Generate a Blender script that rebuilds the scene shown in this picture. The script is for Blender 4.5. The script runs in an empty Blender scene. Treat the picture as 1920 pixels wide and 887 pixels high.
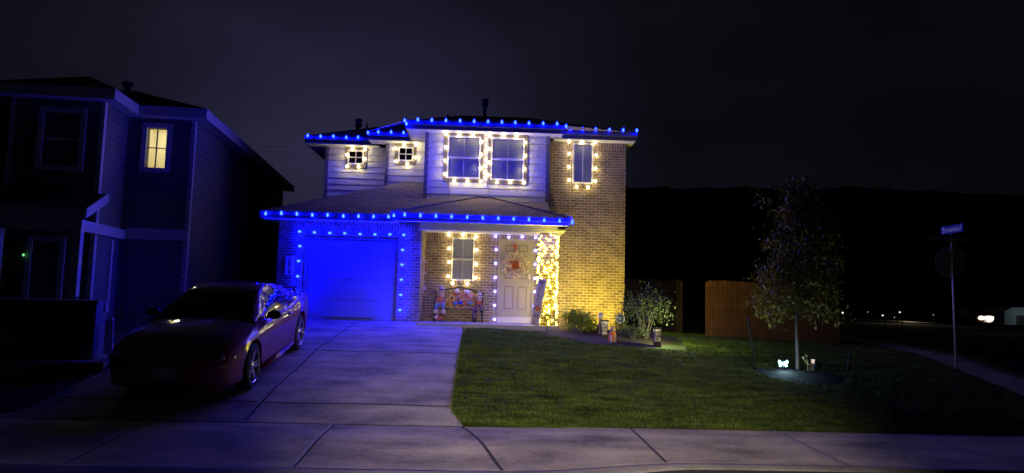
import bpy, bmesh, math, random
import numpy as np
from mathutils import Vector, Matrix, Euler

random.seed(7); rng = np.random.default_rng(7)
R = math.radians
scene = bpy.context.scene
COL = scene.collection

# ------------------------------------------------------------------ camera
CAM = Vector((0.0, 0.0, 0.54))
YAW, PITCH, ROLL = R(1.93), R(5.43), R(1.5)
FPX = 1331.0
_f = Vector((math.sin(YAW) * math.cos(PITCH), math.cos(YAW) * math.cos(PITCH), math.sin(PITCH)))
_r0 = Vector((math.cos(YAW), -math.sin(YAW), 0.0))
_u0 = _r0.cross(_f)
_r = _r0 * math.cos(ROLL) + _u0 * math.sin(ROLL)
_u = _u0 * math.cos(ROLL) - _r0 * math.sin(ROLL)
cd = bpy.data.cameras.new('camera'); cam = bpy.data.objects.new('camera', cd); COL.objects.link(cam)
cam.matrix_world = Matrix(((_r.x, _u.x, -_f.x, CAM.x), (_r.y, _u.y, -_f.y, CAM.y), (_r.z, _u.z, -_f.z, CAM.z), (0, 0, 0, 1)))
cd.sensor_width = 36.0; cd.lens = 36.0 * FPX / 1920.0; cd.clip_start = 0.1; cd.clip_end = 3000
scene.camera = cam

def at(px, py, Y):
    """survey a point of the photograph onto the vertical plane at depth Y"""
    d = _f + _r * ((px - 960) / FPX) - _u * ((py - 443.5) / FPX)
    return CAM + d * (Y / d.y)
def xz(px, py, Y):
    p = at(px, py, Y); return p.x, p.z

# ------------------------------------------------------------------ mesh helper
class MB:
    def __init__(self): self.v = []; self.f = []
    def quad(self, *p):
        n = len(self.v); self.v += [tuple(q) for q in p]; self.f.append(tuple(range(n, n + len(p)))); return self
    def box(self, x0, x1, y0, y1, z0, z1):
        if x0 > x1: x0, x1 = x1, x0
        if y0 > y1: y0, y1 = y1, y0
        if z0 > z1: z0, z1 = z1, z0
        n = len(self.v)
        self.v += [(x0,y0,z0),(x1,y0,z0),(x1,y1,z0),(x0,y1,z0),(x0,y0,z1),(x1,y0,z1),(x1,y1,z1),(x0,y1,z1)]
        for f in ((0,3,2,1),(4,5,6,7),(0,1,5,4),(1,2,6,5),(2,3,7,6),(3,0,4,7)): self.f.append(tuple(n+i for i in f))
        return self
    def prism(self, pts, off):
        """polygon pts swept by vector off"""
        n = len(self.v); k = len(pts); off = Vector(off)
        self.v += [tuple(p) for p in pts] + [tuple(Vector(p) + off) for p in pts]
        self.f.append(tuple(range(n, n + k))); self.f.append(tuple(range(n + 2*k - 1, n + k - 1, -1)))
        for i in range(k): j = (i + 1) % k; self.f.append((n+i, n+k+i, n+k+j, n+j))
        return self
    def tube(self, path, r, seg=6, r1=None, cap=True):
        path = [Vector(p) for p in path]; n0 = len(self.v); m = len(path)
        for i, p in enumerate(path):
            t = (path[min(i+1, m-1)] - path[max(i-1, 0)])
            if t.length < 1e-9: t = Vector((0,0,1))
            t.normalize()
            a = Vector((0,0,1)) if abs(t.z) < 0.9 else Vector((1,0,0))
            s = t.cross(a).normalized(); b = s.cross(t)
            rr = r if r1 is None else r + (r1 - r) * i / max(1, m - 1)
            if isinstance(r, (list, tuple)): rr = r[i]
            for k in range(seg):
                an = 2 * math.pi * k / seg
                self.v.append(tuple(p + s * (rr * math.cos(an)) + b * (rr * math.sin(an))))
        for i in range(m - 1):
            for k in range(seg):
                q = (k + 1) % seg
                self.f.append((n0+i*seg+k, n0+i*seg+q, n0+(i+1)*seg+q, n0+(i+1)*seg+k))
        if cap:
            self.f.append(tuple(n0 + k for k in range(seg))[::-1]); self.f.append(tuple(n0+(m-1)*seg+k for k in range(seg)))
        return self
    def lathe(self, prof, seg=12, M=None, cap=True):
        """prof: (radius, height) list, axis z"""
        n0 = len(self.v)
        for (r, z) in prof:
            for k in range(seg):
                an = 2 * math.pi * k / seg; p = Vector((r * math.cos(an), r * math.sin(an), z))
                self.v.append(tuple(M @ p if M else p))
        for i in range(len(prof) - 1):
            for k in range(seg):
                q = (k + 1) % seg
                self.f.append((n0+i*seg+k, n0+i*seg+q, n0+(i+1)*seg+q, n0+(i+1)*seg+k))
        if cap and prof[0][0] > 1e-5: self.f.append(tuple(n0 + k for k in range(seg))[::-1])
        if cap and prof[-1][0] > 1e-5: self.f.append(tuple(n0+(len(prof)-1)*seg+k for k in range(seg)))
        return self
    def ball(self, c, rx, ry=None, rz=None, seg=12, rings=8, rib=0, M=None):
        ry = rx if ry is None else ry; rz = rx if rz is None else rz
        n0 = len(self.v); c = Vector(c)
        for i in range(rings + 1):
            th = math.pi * i / rings
            for k in range(seg):
                an = 2 * math.pi * k / seg
                w = 1.0 - (0.10 * abs(math.cos(rib * an / 2)) if rib else 0)
                p = Vector((rx*math.sin(th)*math.cos(an)*w, ry*math.sin(th)*math.sin(an)*w, rz*math.cos(th)))
                if M: p = M @ p
                self.v.append(tuple(c + p))
        for i in range(rings):
            for k in range(seg):
                q = (k + 1) % seg
                self.f.append((n0+i*seg+k, n0+(i+1)*seg+k, n0+(i+1)*seg+q, n0+i*seg+q))
        return self
    def build(self, name, mat, parent=None, smooth=False, world=True, bevel=0):
        me = bpy.data.meshes.new(name)
        o0 = org(parent) if (world and parent is not None) else Vector((0,0,0))
        me.from_pydata([(a-o0.x, b-o0.y, c-o0.z) for a, b, c in self.v], [], self.f)
        if mat: me.materials.append(mat)
        bm = bmesh.new(); bm.from_mesh(me)
        bmesh.ops.remove_doubles(bm, verts=bm.verts, dist=1e-6)
        bmesh.ops.recalc_face_normals(bm, faces=bm.faces)
        bm.to_mesh(me); bm.free()
        if smooth: me.polygons.foreach_set('use_smooth', [True] * len(me.polygons))
        o = bpy.data.objects.new(name, me); COL.objects.link(o)
        if parent is not None: o.parent = parent
        if bevel:
            m = o.modifiers.new('bevel', 'BEVEL'); m.width = bevel; m.segments = 2; m.limit_method = 'ANGLE'
        return o

def org(p):
    s = Vector((0,0,0))
    while p is not None: s += p.location; p = p.parent
    return s
def thing(name, label, cat, loc=(0,0,0), rot=(0,0,0), group=None):
    o = bpy.data.objects.new(name, None); COL.objects.link(o)
    o.location = loc; o.rotation_euler = rot; o['label'] = label; o['category'] = cat
    if group: o['group'] = group
    return o
def tag(o, label, cat, group=None):
    o['label'] = label; o['category'] = cat
    if group: o['group'] = group
    return o
def structure(o, label=None, cat=None, kind='structure'):
    o['kind'] = kind
    if label: o['label'] = label
    if cat: o['category'] = cat
    return o
def np_mesh(name, V, F, mat, parent=None, smooth=False):
    me = bpy.data.meshes.new(name); V = np.asarray(V, np.float32); F = np.asarray(F, np.int32); k = F.shape[1]
    me.vertices.add(len(V)); me.vertices.foreach_set('co', V.ravel())
    me.loops.add(F.size); me.loops.foreach_set('vertex_index', F.ravel())
    me.polygons.add(len(F)); me.polygons.foreach_set('loop_start', np.arange(0, F.size, k, dtype=np.int32))
    me.update(calc_edges=True); me.validate(); me.materials.append(mat)
    if smooth: me.polygons.foreach_set('use_smooth', [True] * len(me.polygons))
    o = bpy.data.objects.new(name, me); COL.objects.link(o)
    if parent is not None: o.parent = parent
    return o
def text_obj(name, s, size, mat, parent, M, extrude=0.004, bold=0.0):
    cu = bpy.data.curves.new('txt', 'FONT'); cu.body = s; cu.size = size; cu.align_x = 'CENTER'; cu.align_y = 'CENTER'
    cu.extrude = extrude; cu.offset = bold; cu.resolution_u = 3
    t = bpy.data.objects.new('txt', cu); COL.objects.link(t)
    dg = bpy.context.evaluated_depsgraph_get()
    me = bpy.data.meshes.new_from_object(t.evaluated_get(dg))
    bpy.data.objects.remove(t); bpy.data.curves.remove(cu)
    me.transform(M); me.materials.clear(); me.materials.append(mat); me.name = name
    o = bpy.data.objects.new(name, me); COL.objects.link(o); o.parent = parent
    return o
FACE_CAM = Matrix.Rotation(R(90), 4, 'X')          # text upright, read from -Y

# ------------------------------------------------------------------ materials
def newmat(name):
    m = bpy.data.materials.new(name); m.use_nodes = True
    return m, m.node_tree, m.node_tree.nodes['Principled BSDF']
def nd(nt, t, **k):
    n = nt.nodes.new(t)
    for a, b in k.items(): setattr(n, a, b)
    return n
def setc(s, c): s.default_value = (c[0], c[1], c[2], 1.0)
def mat(name, c, rough=0.6, metal=0.0, var=0.15, scale=8.0, bump=0.0, bscale=60.0, coat=0.0, spec=None):
    m, nt, b = newmat(name); L = nt.links.new
    b.inputs['Roughness'].default_value = rough; b.inputs['Metallic'].default_value = metal
    b.inputs['Coat Weight'].default_value = coat; b.inputs['Coat Roughness'].default_value = 0.04
    if spec is not None: b.inputs['Specular IOR Level'].default_value = spec
    tc = nd(nt, 'ShaderNodeTexCoord'); no = nd(nt, 'ShaderNodeTexNoise'); no.inputs['Scale'].default_value = scale; no.inputs['Detail'].default_value = 4
    L(tc.outputs['Object'], no.inputs['Vector'])
    rp = nd(nt, 'ShaderNodeValToRGB'); rp.color_ramp.elements[0].position = 0.3; rp.color_ramp.elements[1].position = 0.7
    setc0 = lambda e, k: setattr(e, 'color', (c[0]*k, c[1]*k, c[2]*k, 1))
    setc0(rp.color_ramp.elements[0], 1 - var); setc0(rp.color_ramp.elements[1], 1 + var)
    L(no.outputs['Fac'], rp.inputs['Fac']); L(rp.outputs['Color'], b.inputs['Base Color'])
    if bump:
        n2 = nd(nt, 'ShaderNodeTexNoise'); n2.inputs['Scale'].default_value = bscale; L(tc.outputs['Object'], n2.inputs['Vector'])
        bp = nd(nt, 'ShaderNodeBump'); bp.inputs['Strength'].default_value = bump; bp.inputs['Distance'].default_value = 0.02
        L(n2.outputs['Fac'], bp.inputs['Height']); L(bp.outputs['Normal'], b.inputs['Normal'])
    return m
def emit(name, c, s):
    m = bpy.data.materials.new(name); m.use_nodes = True; nt = m.node_tree; nt.nodes.clear()
    e = nd(nt, 'ShaderNodeEmission'); setc(e.inputs['Color'], c); e.inputs['Strength'].default_value = s
    o = nd(nt, 'ShaderNodeOutputMaterial'); nt.links.new(e.outputs[0], o.inputs['Surface'])
    return m
def wallcoords(nt, vertical=False):
    """(along wall, height) whatever way the wall faces"""
    L = nt.links.new
    tc = nd(nt, 'ShaderNodeTexCoord'); ge = nd(nt, 'ShaderNodeNewGeometry')
    vt = nd(nt, 'ShaderNodeVectorTransform', vector_type='NORMAL', convert_from='WORLD', convert_to='OBJECT'); L(ge.outputs['True Normal'], vt.inputs[0])
    sn = nd(nt, 'ShaderNodeSeparateXYZ'); L(vt.outputs[0], sn.inputs[0])
    ab = nd(nt, 'ShaderNodeMath', operation='ABSOLUTE'); L(sn.outputs['X'], ab.inputs[0])
    gt = nd(nt, 'ShaderNodeMath', operation='GREATER_THAN'); L(ab.outputs[0], gt.inputs[0]); gt.inputs[1].default_value = 0.6
    sp = nd(nt, 'ShaderNodeSeparateXYZ'); L(tc.outputs['Object'], sp.inputs[0])
    mx = nd(nt, 'ShaderNodeMix'); L(gt.outputs[0], mx.inputs[0]); L(sp.outputs['X'], mx.inputs[2]); L(sp.outputs['Y'], mx.inputs[3])
    cb = nd(nt, 'ShaderNodeCombineXYZ')
    if vertical: L(mx.outputs[0], cb.inputs['Y']); L(sp.outputs['Z'], cb.inputs['X'])
    else: L(mx.outputs[0], cb.inputs['X']); L(sp.outputs['Z'], cb.inputs['Y'])
    return cb, tc
def brick_mat(name, c1, c2, mortar, vertical=False, bw=0.215, bh=0.079, ms=0.011):
    m, nt, b = newmat(name); L = nt.links.new
    cb, tc = wallcoords(nt, vertical)
    br = nd(nt, 'ShaderNodeTexBrick'); L(cb.outputs[0], br.inputs['Vector'])
    br.inputs['Scale'].default_value = 1.0; br.inputs['Brick Width'].default_value = bw; br.inputs['Row Height'].default_value = bh
    br.inputs['Mortar Size'].default_value = ms; br.inputs['Mortar Smooth'].default_value = 0.2; br.inputs['Bias'].default_value = 0.0
    setc(br.inputs['Color1'], c1); setc(br.inputs['Color2'], c2); setc(br.inputs['Mortar'], mortar)
    no = nd(nt, 'ShaderNodeTexNoise'); no.inputs['Scale'].default_value = 22; no.inputs['Detail'].default_value = 5; L(tc.outputs['Object'], no.inputs['Vector'])
    n3 = nd(nt, 'ShaderNodeTexNoise'); n3.inputs['Scale'].default_value = 3.3; L(tc.outputs['Object'], n3.inputs['Vector'])
    ad = nd(nt, 'ShaderNodeMath', operation='ADD'); L(no.outputs['Fac'], ad.inputs[0]); L(n3.outputs['Fac'], ad.inputs[1])
    mr = nd(nt, 'ShaderNodeMapRange'); mr.inputs[1].default_value = 0.6; mr.inputs[2].default_value = 1.4; mr.inputs[3].default_value = 0.6; mr.inputs[4].default_value = 1.4
    L(ad.outputs[0], mr.inputs[0])
    mu = nd(nt, 'ShaderNodeVectorMath', operation='SCALE'); L(br.outputs['Color'], mu.inputs[0]); L(mr.outputs[0], mu.inputs['Scale'])
    L(mu.outputs[0], b.inputs['Base Color']); b.inputs['Roughness'].default_value = 0.85
    bp = nd(nt, 'ShaderNodeBump'); bp.inputs['Strength'].default_value = 0.8; bp.inputs['Distance'].default_value = 0.008; bp.invert = True
    L(br.outputs['Fac'], bp.inputs['Height']); L(bp.outputs['Normal'], b.inputs['Normal'])
    return m
def shingle_mat(name, c1, c2):
    m, nt, b = newmat(name); L = nt.links.new
    tc = nd(nt, 'ShaderNodeTexCoord'); sp = nd(nt, 'ShaderNodeSeparateXYZ'); L(tc.outputs['Object'], sp.inputs[0])
    ge = nd(nt, 'ShaderNodeNewGeometry'); sn = nd(nt, 'ShaderNodeSeparateXYZ'); L(ge.outputs['True Normal'], sn.inputs[0])
    ab = nd(nt, 'ShaderNodeMath', operation='ABSOLUTE'); L(sn.outputs['X'], ab.inputs[0])
    gt = nd(nt, 'ShaderNodeMath', operation='GREATER_THAN'); L(ab.outputs[0], gt.inputs[0]); gt.inputs[1].default_value = 0.25
    mx = nd(nt, 'ShaderNodeMix'); L(gt.outputs[0], mx.inputs[0]); L(sp.outputs['X'], mx.inputs[2]); L(sp.outputs['Y'], mx.inputs[3])
    cb = nd(nt, 'ShaderNodeCombineXYZ'); L(mx.outputs[0], cb.inputs['X']); L(sp.outputs['Z'], cb.inputs['Y'])
    br = nd(nt, 'ShaderNodeTexBrick'); L(cb.outputs[0], br.inputs['Vector'])
    br.inputs['Scale'].default_value = 1.0; br.inputs['Brick Width'].default_value = 0.32; br.inputs['Row Height'].default_value = 0.062
    br.inputs['Mortar Size'].default_value = 0.006; setc(br.inputs['Color1'], c1); setc(br.inputs['Color2'], c2); setc(br.inputs['Mortar'], (0.02,0.018,0.016))
    no = nd(nt, 'ShaderNodeTexNoise'); no.inputs['Scale'].default_value = 35; no.inputs['Detail'].default_value = 6; L(tc.outputs['Object'], no.inputs['Vector'])
    mr = nd(nt, 'ShaderNodeMapRange'); mr.inputs[1].default_value = 0.3; mr.inputs[2].default_value = 0.7; mr.inputs[3].default_value = 0.55; mr.inputs[4].default_value = 1.4; L(no.outputs['Fac'], mr.inputs[0])
    mu = nd(nt, 'ShaderNodeVectorMath', operation='SCALE'); L(br.outputs['Color'], mu.inputs[0]); L(mr.outputs[0], mu.inputs['Scale'])
    L(mu.outputs[0], b.inputs['Base Color']); b.inputs['Roughness'].default_value = 0.9
    bp = nd(nt, 'ShaderNodeBump'); bp.inputs['Strength'].default_value = 0.7; bp.inputs['Distance'].default_value = 0.01; bp.invert = True
    L(br.outputs['Fac'], bp.inputs['Height']); L(bp.outputs['Normal'], b.inputs['Normal'])
    return m
def concrete_mat(name, c):
    m, nt, b = newmat(name); L = nt.links.new
    tc = nd(nt, 'ShaderNodeTexCoord')
    a = nd(nt, 'ShaderNodeTexNoise'); a.inputs['Scale'].default_value = 1.1; a.inputs['Detail'].default_value = 8; a.inputs['Roughness'].default_value = 0.65; L(tc.outputs['Object'], a.inputs['Vector'])
    mp = nd(nt, 'ShaderNodeMapping'); mp.inputs['Scale'].default_value = (14.0, 30, 1); L(tc.outputs['Object'], mp.inputs['Vector'])
    d = nd(nt, 'ShaderNodeTexNoise'); d.inputs['Scale'].default_value = 1.0; d.inputs['Detail'].default_value = 4; L(mp.outputs[0], d.inputs['Vector'])
    mp2 = nd(nt, 'ShaderNodeMapping'); mp2.inputs['Scale'].default_value = (0.9, 2.2, 1); L(tc.outputs['Object'], mp2.inputs['Vector'])
    e = nd(nt, 'ShaderNodeTexNoise'); e.inputs['Scale'].default_value = 1.0; e.inputs['Detail'].default_value = 6; L(mp2.outputs[0], e.inputs['Vector'])
    s1 = nd(nt, 'ShaderNodeMath', operation='ADD'); L(a.outputs['Fac'], s1.inputs[0]); L(e.outputs['Fac'], s1.inputs[1])
    mul = nd(nt, 'ShaderNodeMath', operation='MULTIPLY_ADD'); L(d.outputs['Fac'], mul.inputs[0]); mul.inputs[1].default_value = 0.5; L(s1.outputs[0], mul.inputs[2])
    mr = nd(nt, 'ShaderNodeMapRange'); mr.inputs[1].default_value = 0.95; mr.inputs[2].default_value = 1.55; mr.inputs[3].default_value = 0.38; mr.inputs[4].default_value = 1.40; L(mul.outputs[0], mr.inputs[0])
    vo = nd(nt, 'ShaderNodeTexVoronoi'); vo.inputs['Scale'].default_value = 1.3; L(tc.outputs['Object'], vo.inputs['Vector'])
    st = nd(nt, 'ShaderNodeMapRange'); st.inputs[1].default_value = 0.0; st.inputs[2].default_value = 0.022; st.inputs[3].default_value = 0.45; st.inputs[4].default_value = 1.0; L(vo.outputs['Distance'], st.inputs[0])
    m2 = nd(nt, 'ShaderNodeMath', operation='MULTIPLY'); L(mr.outputs[0], m2.inputs[0]); L(st.outputs[0], m2.inputs[1])
    sc = nd(nt, 'ShaderNodeVectorMath', operation='SCALE'); sc.inputs[0].default_value = c; L(m2.outputs[0], sc.inputs['Scale'])
    L(sc.outputs[0], b.inputs['Base Color']); b.inputs['Roughness'].default_value = 0.8
    bp = nd(nt, 'ShaderNodeBump'); bp.inputs['Strength'].default_value = 0.35; bp.inputs['Distance'].default_value = 0.01; L(mul.outputs[0], bp.inputs['Height']); L(bp.outputs['Normal'], b.inputs['Normal'])
    return m
def leaf_mat(name, c1, c2, rough=0.5, trans=True):
    m, nt, b = newmat(name); L = nt.links.new
    ge = nd(nt, 'ShaderNodeNewGeometry'); rp = nd(nt, 'ShaderNodeValToRGB')
    rp.color_ramp.elements[0].color = (*c1, 1); rp.color_ramp.elements[1].color = (*c2, 1)
    L(ge.outputs['Random Per Island'], rp.inputs['Fac']); L(rp.outputs['Color'], b.inputs['Base Color']); b.inputs['Roughness'].default_value = rough; b.inputs['Specular IOR Level'].default_value = 0.12
    return m
def lawn_mat(name, c1, c2, scale=2.0):
    m, nt, b = newmat(name); L = nt.links.new
    tc = nd(nt, 'ShaderNodeTexCoord'); a = nd(nt, 'ShaderNodeTexNoise'); a.inputs['Scale'].default_value = scale; a.inputs['Detail'].default_value = 10; a.inputs['Roughness'].default_value = 0.7
    L(tc.outputs['Object'], a.inputs['Vector'])
    rp = nd(nt, 'ShaderNodeValToRGB'); rp.color_ramp.elements[0].position = 0.35; rp.color_ramp.elements[1].position = 0.68
    rp.color_ramp.elements[0].color = (*c1, 1); rp.color_ramp.elements[1].color = (*c2, 1)
    L(a.outputs['Fac'], rp.inputs['Fac']); L(rp.outputs['Color'], b.inputs['Base Color']); b.inputs['Roughness'].default_value = 0.95
    n2 = nd(nt, 'ShaderNodeTexNoise'); n2.inputs['Scale'].default_value = 45; n2.inputs['Detail'].default_value = 4; L(tc.outputs['Object'], n2.inputs['Vector'])
    bp = nd(nt, 'ShaderNodeBump'); bp.inputs['Strength'].default_value = 0.9; bp.inputs['Distance'].default_value = 0.05; L(n2.outputs['Fac'], bp.inputs['Height']); L(bp.outputs['Normal'], b.inputs['Normal'])
    return m
def glass_mat(name, tint=(0.84,0.86,0.88), clear=0.75):
    m = bpy.data.materials.new(name); m.use_nodes = True; nt = m.node_tree; nt.nodes.clear(); L = nt.links.new
    t = nd(nt, 'ShaderNodeBsdfTransparent'); setc(t.inputs[0], tint)
    g = nd(nt, 'ShaderNodeBsdfGlossy'); g.inputs['Roughness'].default_value = 0.03; setc(g.inputs[0], (0.9,0.9,0.9))
    lw = nd(nt, 'ShaderNodeLayerWeight'); lw.inputs['Blend'].default_value = 0.5
    pw5 = nd(nt, 'ShaderNodeMath', operation='POWER'); L(lw.outputs['Facing'], pw5.inputs[0]); pw5.inputs[1].default_value = 4.0
    fr = nd(nt, 'ShaderNodeMath', operation='MULTIPLY_ADD'); L(pw5.outputs[0], fr.inputs[0]); fr.inputs[1].default_value = 0.9; fr.inputs[2].default_value = 0.05
    mx = nd(nt, 'ShaderNodeMixShader'); o = nd(nt, 'ShaderNodeOutputMaterial')
    L(fr.outputs[0], mx.inputs[0]); L(t.outputs[0], mx.inputs[1]); L(g.outputs[0], mx.inputs[2]); L(mx.outputs[0], o.inputs[0])
    return m

M = {}
M['brick'] = brick_mat('brown_brick', (0.28,0.20,0.12), (0.155,0.105,0.065), (0.41,0.36,0.27))
M['soldier'] = brick_mat('brown_brick_on_end', (0.28,0.20,0.12), (0.155,0.105,0.065), (0.41,0.36,0.27), vertical=True)
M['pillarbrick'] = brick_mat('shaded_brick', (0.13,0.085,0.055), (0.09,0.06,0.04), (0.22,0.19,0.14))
M['siding'] = mat('pale_lap_siding', (0.74,0.73,0.72), 0.7, var=0.06, scale=3)
M['trim'] = mat('taupe_trim', (0.17,0.145,0.12), 0.7, var=0.08)
M['corner'] = mat('grey_corner_board', (0.22,0.205,0.22), 0.7, var=0.08)
M['white'] = mat('white_paint', (0.78,0.76,0.73), 0.5, var=0.05, scale=4)
M['soffit'] = mat('white_soffit', (0.72,0.71,0.69), 0.6, var=0.05, scale=4)
M['fascia'] = mat('grey_fascia', (0.095,0.09,0.095), 0.6, var=0.08)
M['shingle'] = shingle_mat('asphalt_shingle', (0.31,0.25,0.16), (0.21,0.17,0.11))
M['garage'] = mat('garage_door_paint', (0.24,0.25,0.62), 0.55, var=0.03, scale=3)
M['door'] = mat('beige_door_paint', (0.43,0.385,0.33), 0.5, var=0.04, scale=5)
M['brass'] = mat('satin_metal', (0.6,0.55,0.45), 0.3, 0.9)
M['glass'] = glass_mat('window_glass')
M['blind'] = mat('blind_slats', (0.62,0.64,0.68), 0.6, var=0.05)
M['darkroom'] = mat('dark_interior', (0.003,0.003,0.004), 1.0, spec=0.0)
M['drive'] = concrete_mat('drive_concrete', (0.55,0.48,0.36))
M['walk'] = concrete_mat('walk_concrete', (0.53,0.45,0.33))
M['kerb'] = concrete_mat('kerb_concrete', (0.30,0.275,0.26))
M['slab'] = mat('porch_concrete', (0.42,0.40,0.38), 0.8, var=0.12, scale=5, bump=0.2)
M['joint'] = mat('dark_joint', (0.05,0.045,0.045), 0.9)
M['caulk'] = mat('pale_joint', (0.48,0.46,0.44), 0.8)
M['asphalt'] = mat('asphalt', (0.035,0.034,0.036), 0.95, var=0.3, scale=30, bump=0.5, bscale=120, spec=0.1)
M['lawn'] = lawn_mat('turf_soil', (0.026,0.048,0.010), (0.085,0.125,0.024))
M['ground'] = lawn_mat('dark_ground', (0.018,0.02,0.012), (0.035,0.036,0.022), 0.3)
def patchy(m):
    nt = m.node_tree; L = nt.links.new; b = nt.nodes['Principled BSDF']; src = b.inputs['Base Color'].links[0].from_socket
    tc = nd(nt, 'ShaderNodeTexCoord'); mp = nd(nt, 'ShaderNodeMapping'); mp.inputs['Scale'].default_value = (1.6, 5.0, 1); L(tc.outputs['Object'], mp.inputs['Vector'])
    no = nd(nt, 'ShaderNodeTexNoise'); no.inputs['Scale'].default_value = 1.0; no.inputs['Detail'].default_value = 7; no.inputs['Roughness'].default_value = 0.7; L(mp.outputs[0], no.inputs['Vector'])
    mr = nd(nt, 'ShaderNodeMapRange'); mr.inputs[1].default_value = 0.36; mr.inputs[2].default_value = 0.66; mr.inputs[3].default_value = 0.35; mr.inputs[4].default_value = 1.5; L(no.outputs['Fac'], mr.inputs[0])
    sc = nd(nt, 'ShaderNodeVectorMath', operation='SCALE'); L(src, sc.inputs[0]); L(mr.outputs[0], sc.inputs['Scale']); L(sc.outputs[0], b.inputs['Base Color'])
    return m
M['grass'] = leaf_mat('grass_blades', (0.050,0.090,0.017), (0.150,0.205,0.036), 0.7)
M['mulch'] = mat('mulch', (0.05,0.034,0.024), 0.95, var=0.5, scale=30, bump=1.0, bscale=40)
M['mulchdark'] = mat('black_mulch', (0.014,0.012,0.012), 0.95, var=0.5, scale=30, bump=1.0, bscale=40)
M['wire'] = mat('green_wire', (0.02,0.03,0.02), 0.6)
M['wirew'] = mat('white_wire', (0.5,0.5,0.5), 0.6)
M['black'] = mat('black_plastic', (0.012,0.012,0.013), 0.5)
M['iron'] = mat('black_iron', (0.02,0.018,0.017), 0.45, 0.4)
M['vent'] = mat('vent_pipe_paint', (0.06,0.055,0.06), 0.7)
M['blue_bulb'] = emit('blue_bulb', (0.0005,0.0016,1.0), 400.0)
M['eave_bulb'] = emit('eave_bulb', (0.0008,0.0026,1.0), 260.0)
M['porch_bulb'] = emit('porch_bulb', (0.00018,0.00058,1.0), 1150.0)
M['roof_bulb'] = emit('roof_bulb', (0.0007,0.0023,1.0), 280.0)
M['violet_bulb'] = emit('violet_bulb', (0.20,0.17,1.0), 90.0)
M['warm_bulb'] = emit('warm_bulb', (1.0,0.82,0.36), 55.0)
M['pillar_bulb'] = emit('pillar_bulb', (1.0,0.80,0.05), 40.0)

patchy(M['grass']); patchy(M['lawn'])
# ------------------------------------------------------------------ terrain
PY = [7.6, 9.6, 11.05, 13.77, 16.5, 18.5, 24, 45]
PZ = [-1.14, -1.10, -0.85, -0.44, -0.20, -0.04, 0.0, -0.15]
def prof(Y): return float(np.interp(Y, PY, PZ))
def sm(a, b, x): t = min(1, max(0, (x - a) / (b - a))); return t * t * (3 - 2 * t)
def zg(X, Y):
    z = prof(Y)
    if X > 0: z -= min(0.42, 0.037 * X) * sm(9.6, 13.0, Y)
    if X < -6.3: z -= 0.10 * sm(-6.3, -7.0, X) * sm(9.6, 12, Y)
    return z
def zdrive(Y): return float(np.interp(Y, PY[1:6] + [19.1], [-1.10, -0.85, -0.44, -0.19, -0.03, -0.005])) + 0.012
def sheet(name, xs, ys, zf, m, parent=None):
    nx, ny = len(xs), len(ys)
    V = [(x, y, zf(x, y)) for y in ys for x in xs]
    F = [(j*nx+i, j*nx+i+1, (j+1)*nx+i+1, (j+1)*nx+i) for j in range(ny-1) for i in range(nx-1)]
    return np_mesh(name, V, F, m, parent, smooth=True)
structure(MB().quad((-900,-200,-1.6),(900,-200,-1.6),(900,1500,-1.6),(-900,1500,-1.6)).build('ground', M['ground']))
structure(sheet('lawn', list(np.linspace(-34, -0.0, 60)) + list(np.linspace(0.15, 12.2, 60)), list(np.linspace(9.55, 24, 90)) + list(np.linspace(24.5, 46, 25)), lambda x, y: zg(x, y) - 0.02 if not (-6.3 < x < -0.45 and y < 19.3) else zdrive(y) - 0.08 - 0.1, M['lawn']))
structure(MB().quad((-90,-20,-1.285),(90,-20,-1.285),(90,7.35,-1.285),(-90,7.35,-1.285)).build('street', M['asphalt']))

def edge_left(Y): return -6.15 - (0.35 * sm(9.9, 9.5, Y))
def edge_right(Y):
    if Y > 10.3: return -0.56 + 0.10 * (18.5 - Y) / 8.2
    return -0.46 + 0.20 * (10.3 - Y) / 0.7
# driveway
ys = list(np.linspace(9.6, 19.0, 48)); V = []; F = []; nx = 18
for y in ys:
    for i in range(nx):
        t = i / (nx - 1); x = edge_left(y) * (1 - t) + edge_right(y) * t
        V.append((x, y, zdrive(y)))
for j in range(len(ys)-1):
    for i in range(nx-1): F.append((j*nx+i, j*nx+i+1, (j+1)*nx+i+1, (j+1)*nx+i))
drive = structure(np_mesh('driveway', V, F, M['drive'], smooth=True))
# entry walk joining drive and porch
structure(MB().box(-1.74, -0.50, 18.0, 20.5, -0.2, 0.006).build('porch_walk', M['slab']))
def ribbon(mb, path, w, zf, lift, jit=0.0):
    P = []
    for i, (x, y) in enumerate(path):
        a = path[max(0, i-1)]; b = path[min(len(path)-1, i+1)]
        t = Vector((b[0]-a[0], b[1]-a[1])).normalized(); n = Vector((-t.y, t.x)) * (w/2)
        j = random.uniform(-jit, jit)
        P.append(((x+n.x+j, y+n.y), (x-n.x+j, y-n.y)))
    for (a, b), (c, d) in zip(P, P[1:]):
        mb.quad((*a, zf(*a)+lift), (*b, zf(*b)+lift), (*d, zf(*d)+lift), (*c, zf(*c)+lift))
zd = lambda x, y: zdrive(y)
cl_ = [(-3.33 + 0.15*(19-y)/9.4 + 0.012*math.sin(y*2.1), y) for y in np.linspace(18.95, 9.65, 50)]
mb = MB(); ribbon(mb, cl_, 0.045, zd, 0.007, 0.003); mb.build('expansion_joint', M['caulk'], drive)
mb = MB(); ribbon(mb, [(x + 0.04, y) for x, y in cl_], 0.03, zd, 0.003); mb.build('control_joint', M['joint'], drive)
mb = MB()
for Y, a in ((18.35, 0.0), (13.75, 0.0), (10.42, 0.0)):
    ribbon(mb, [(x, Y + 0.02*math.sin(x*3)) for x in np.linspace(edge_left(Y)+0.02, edge_right(Y)-0.02, 30)], 0.045, zd, 0.003)
mb.build('control_joint', M['joint'], drive)

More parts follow.
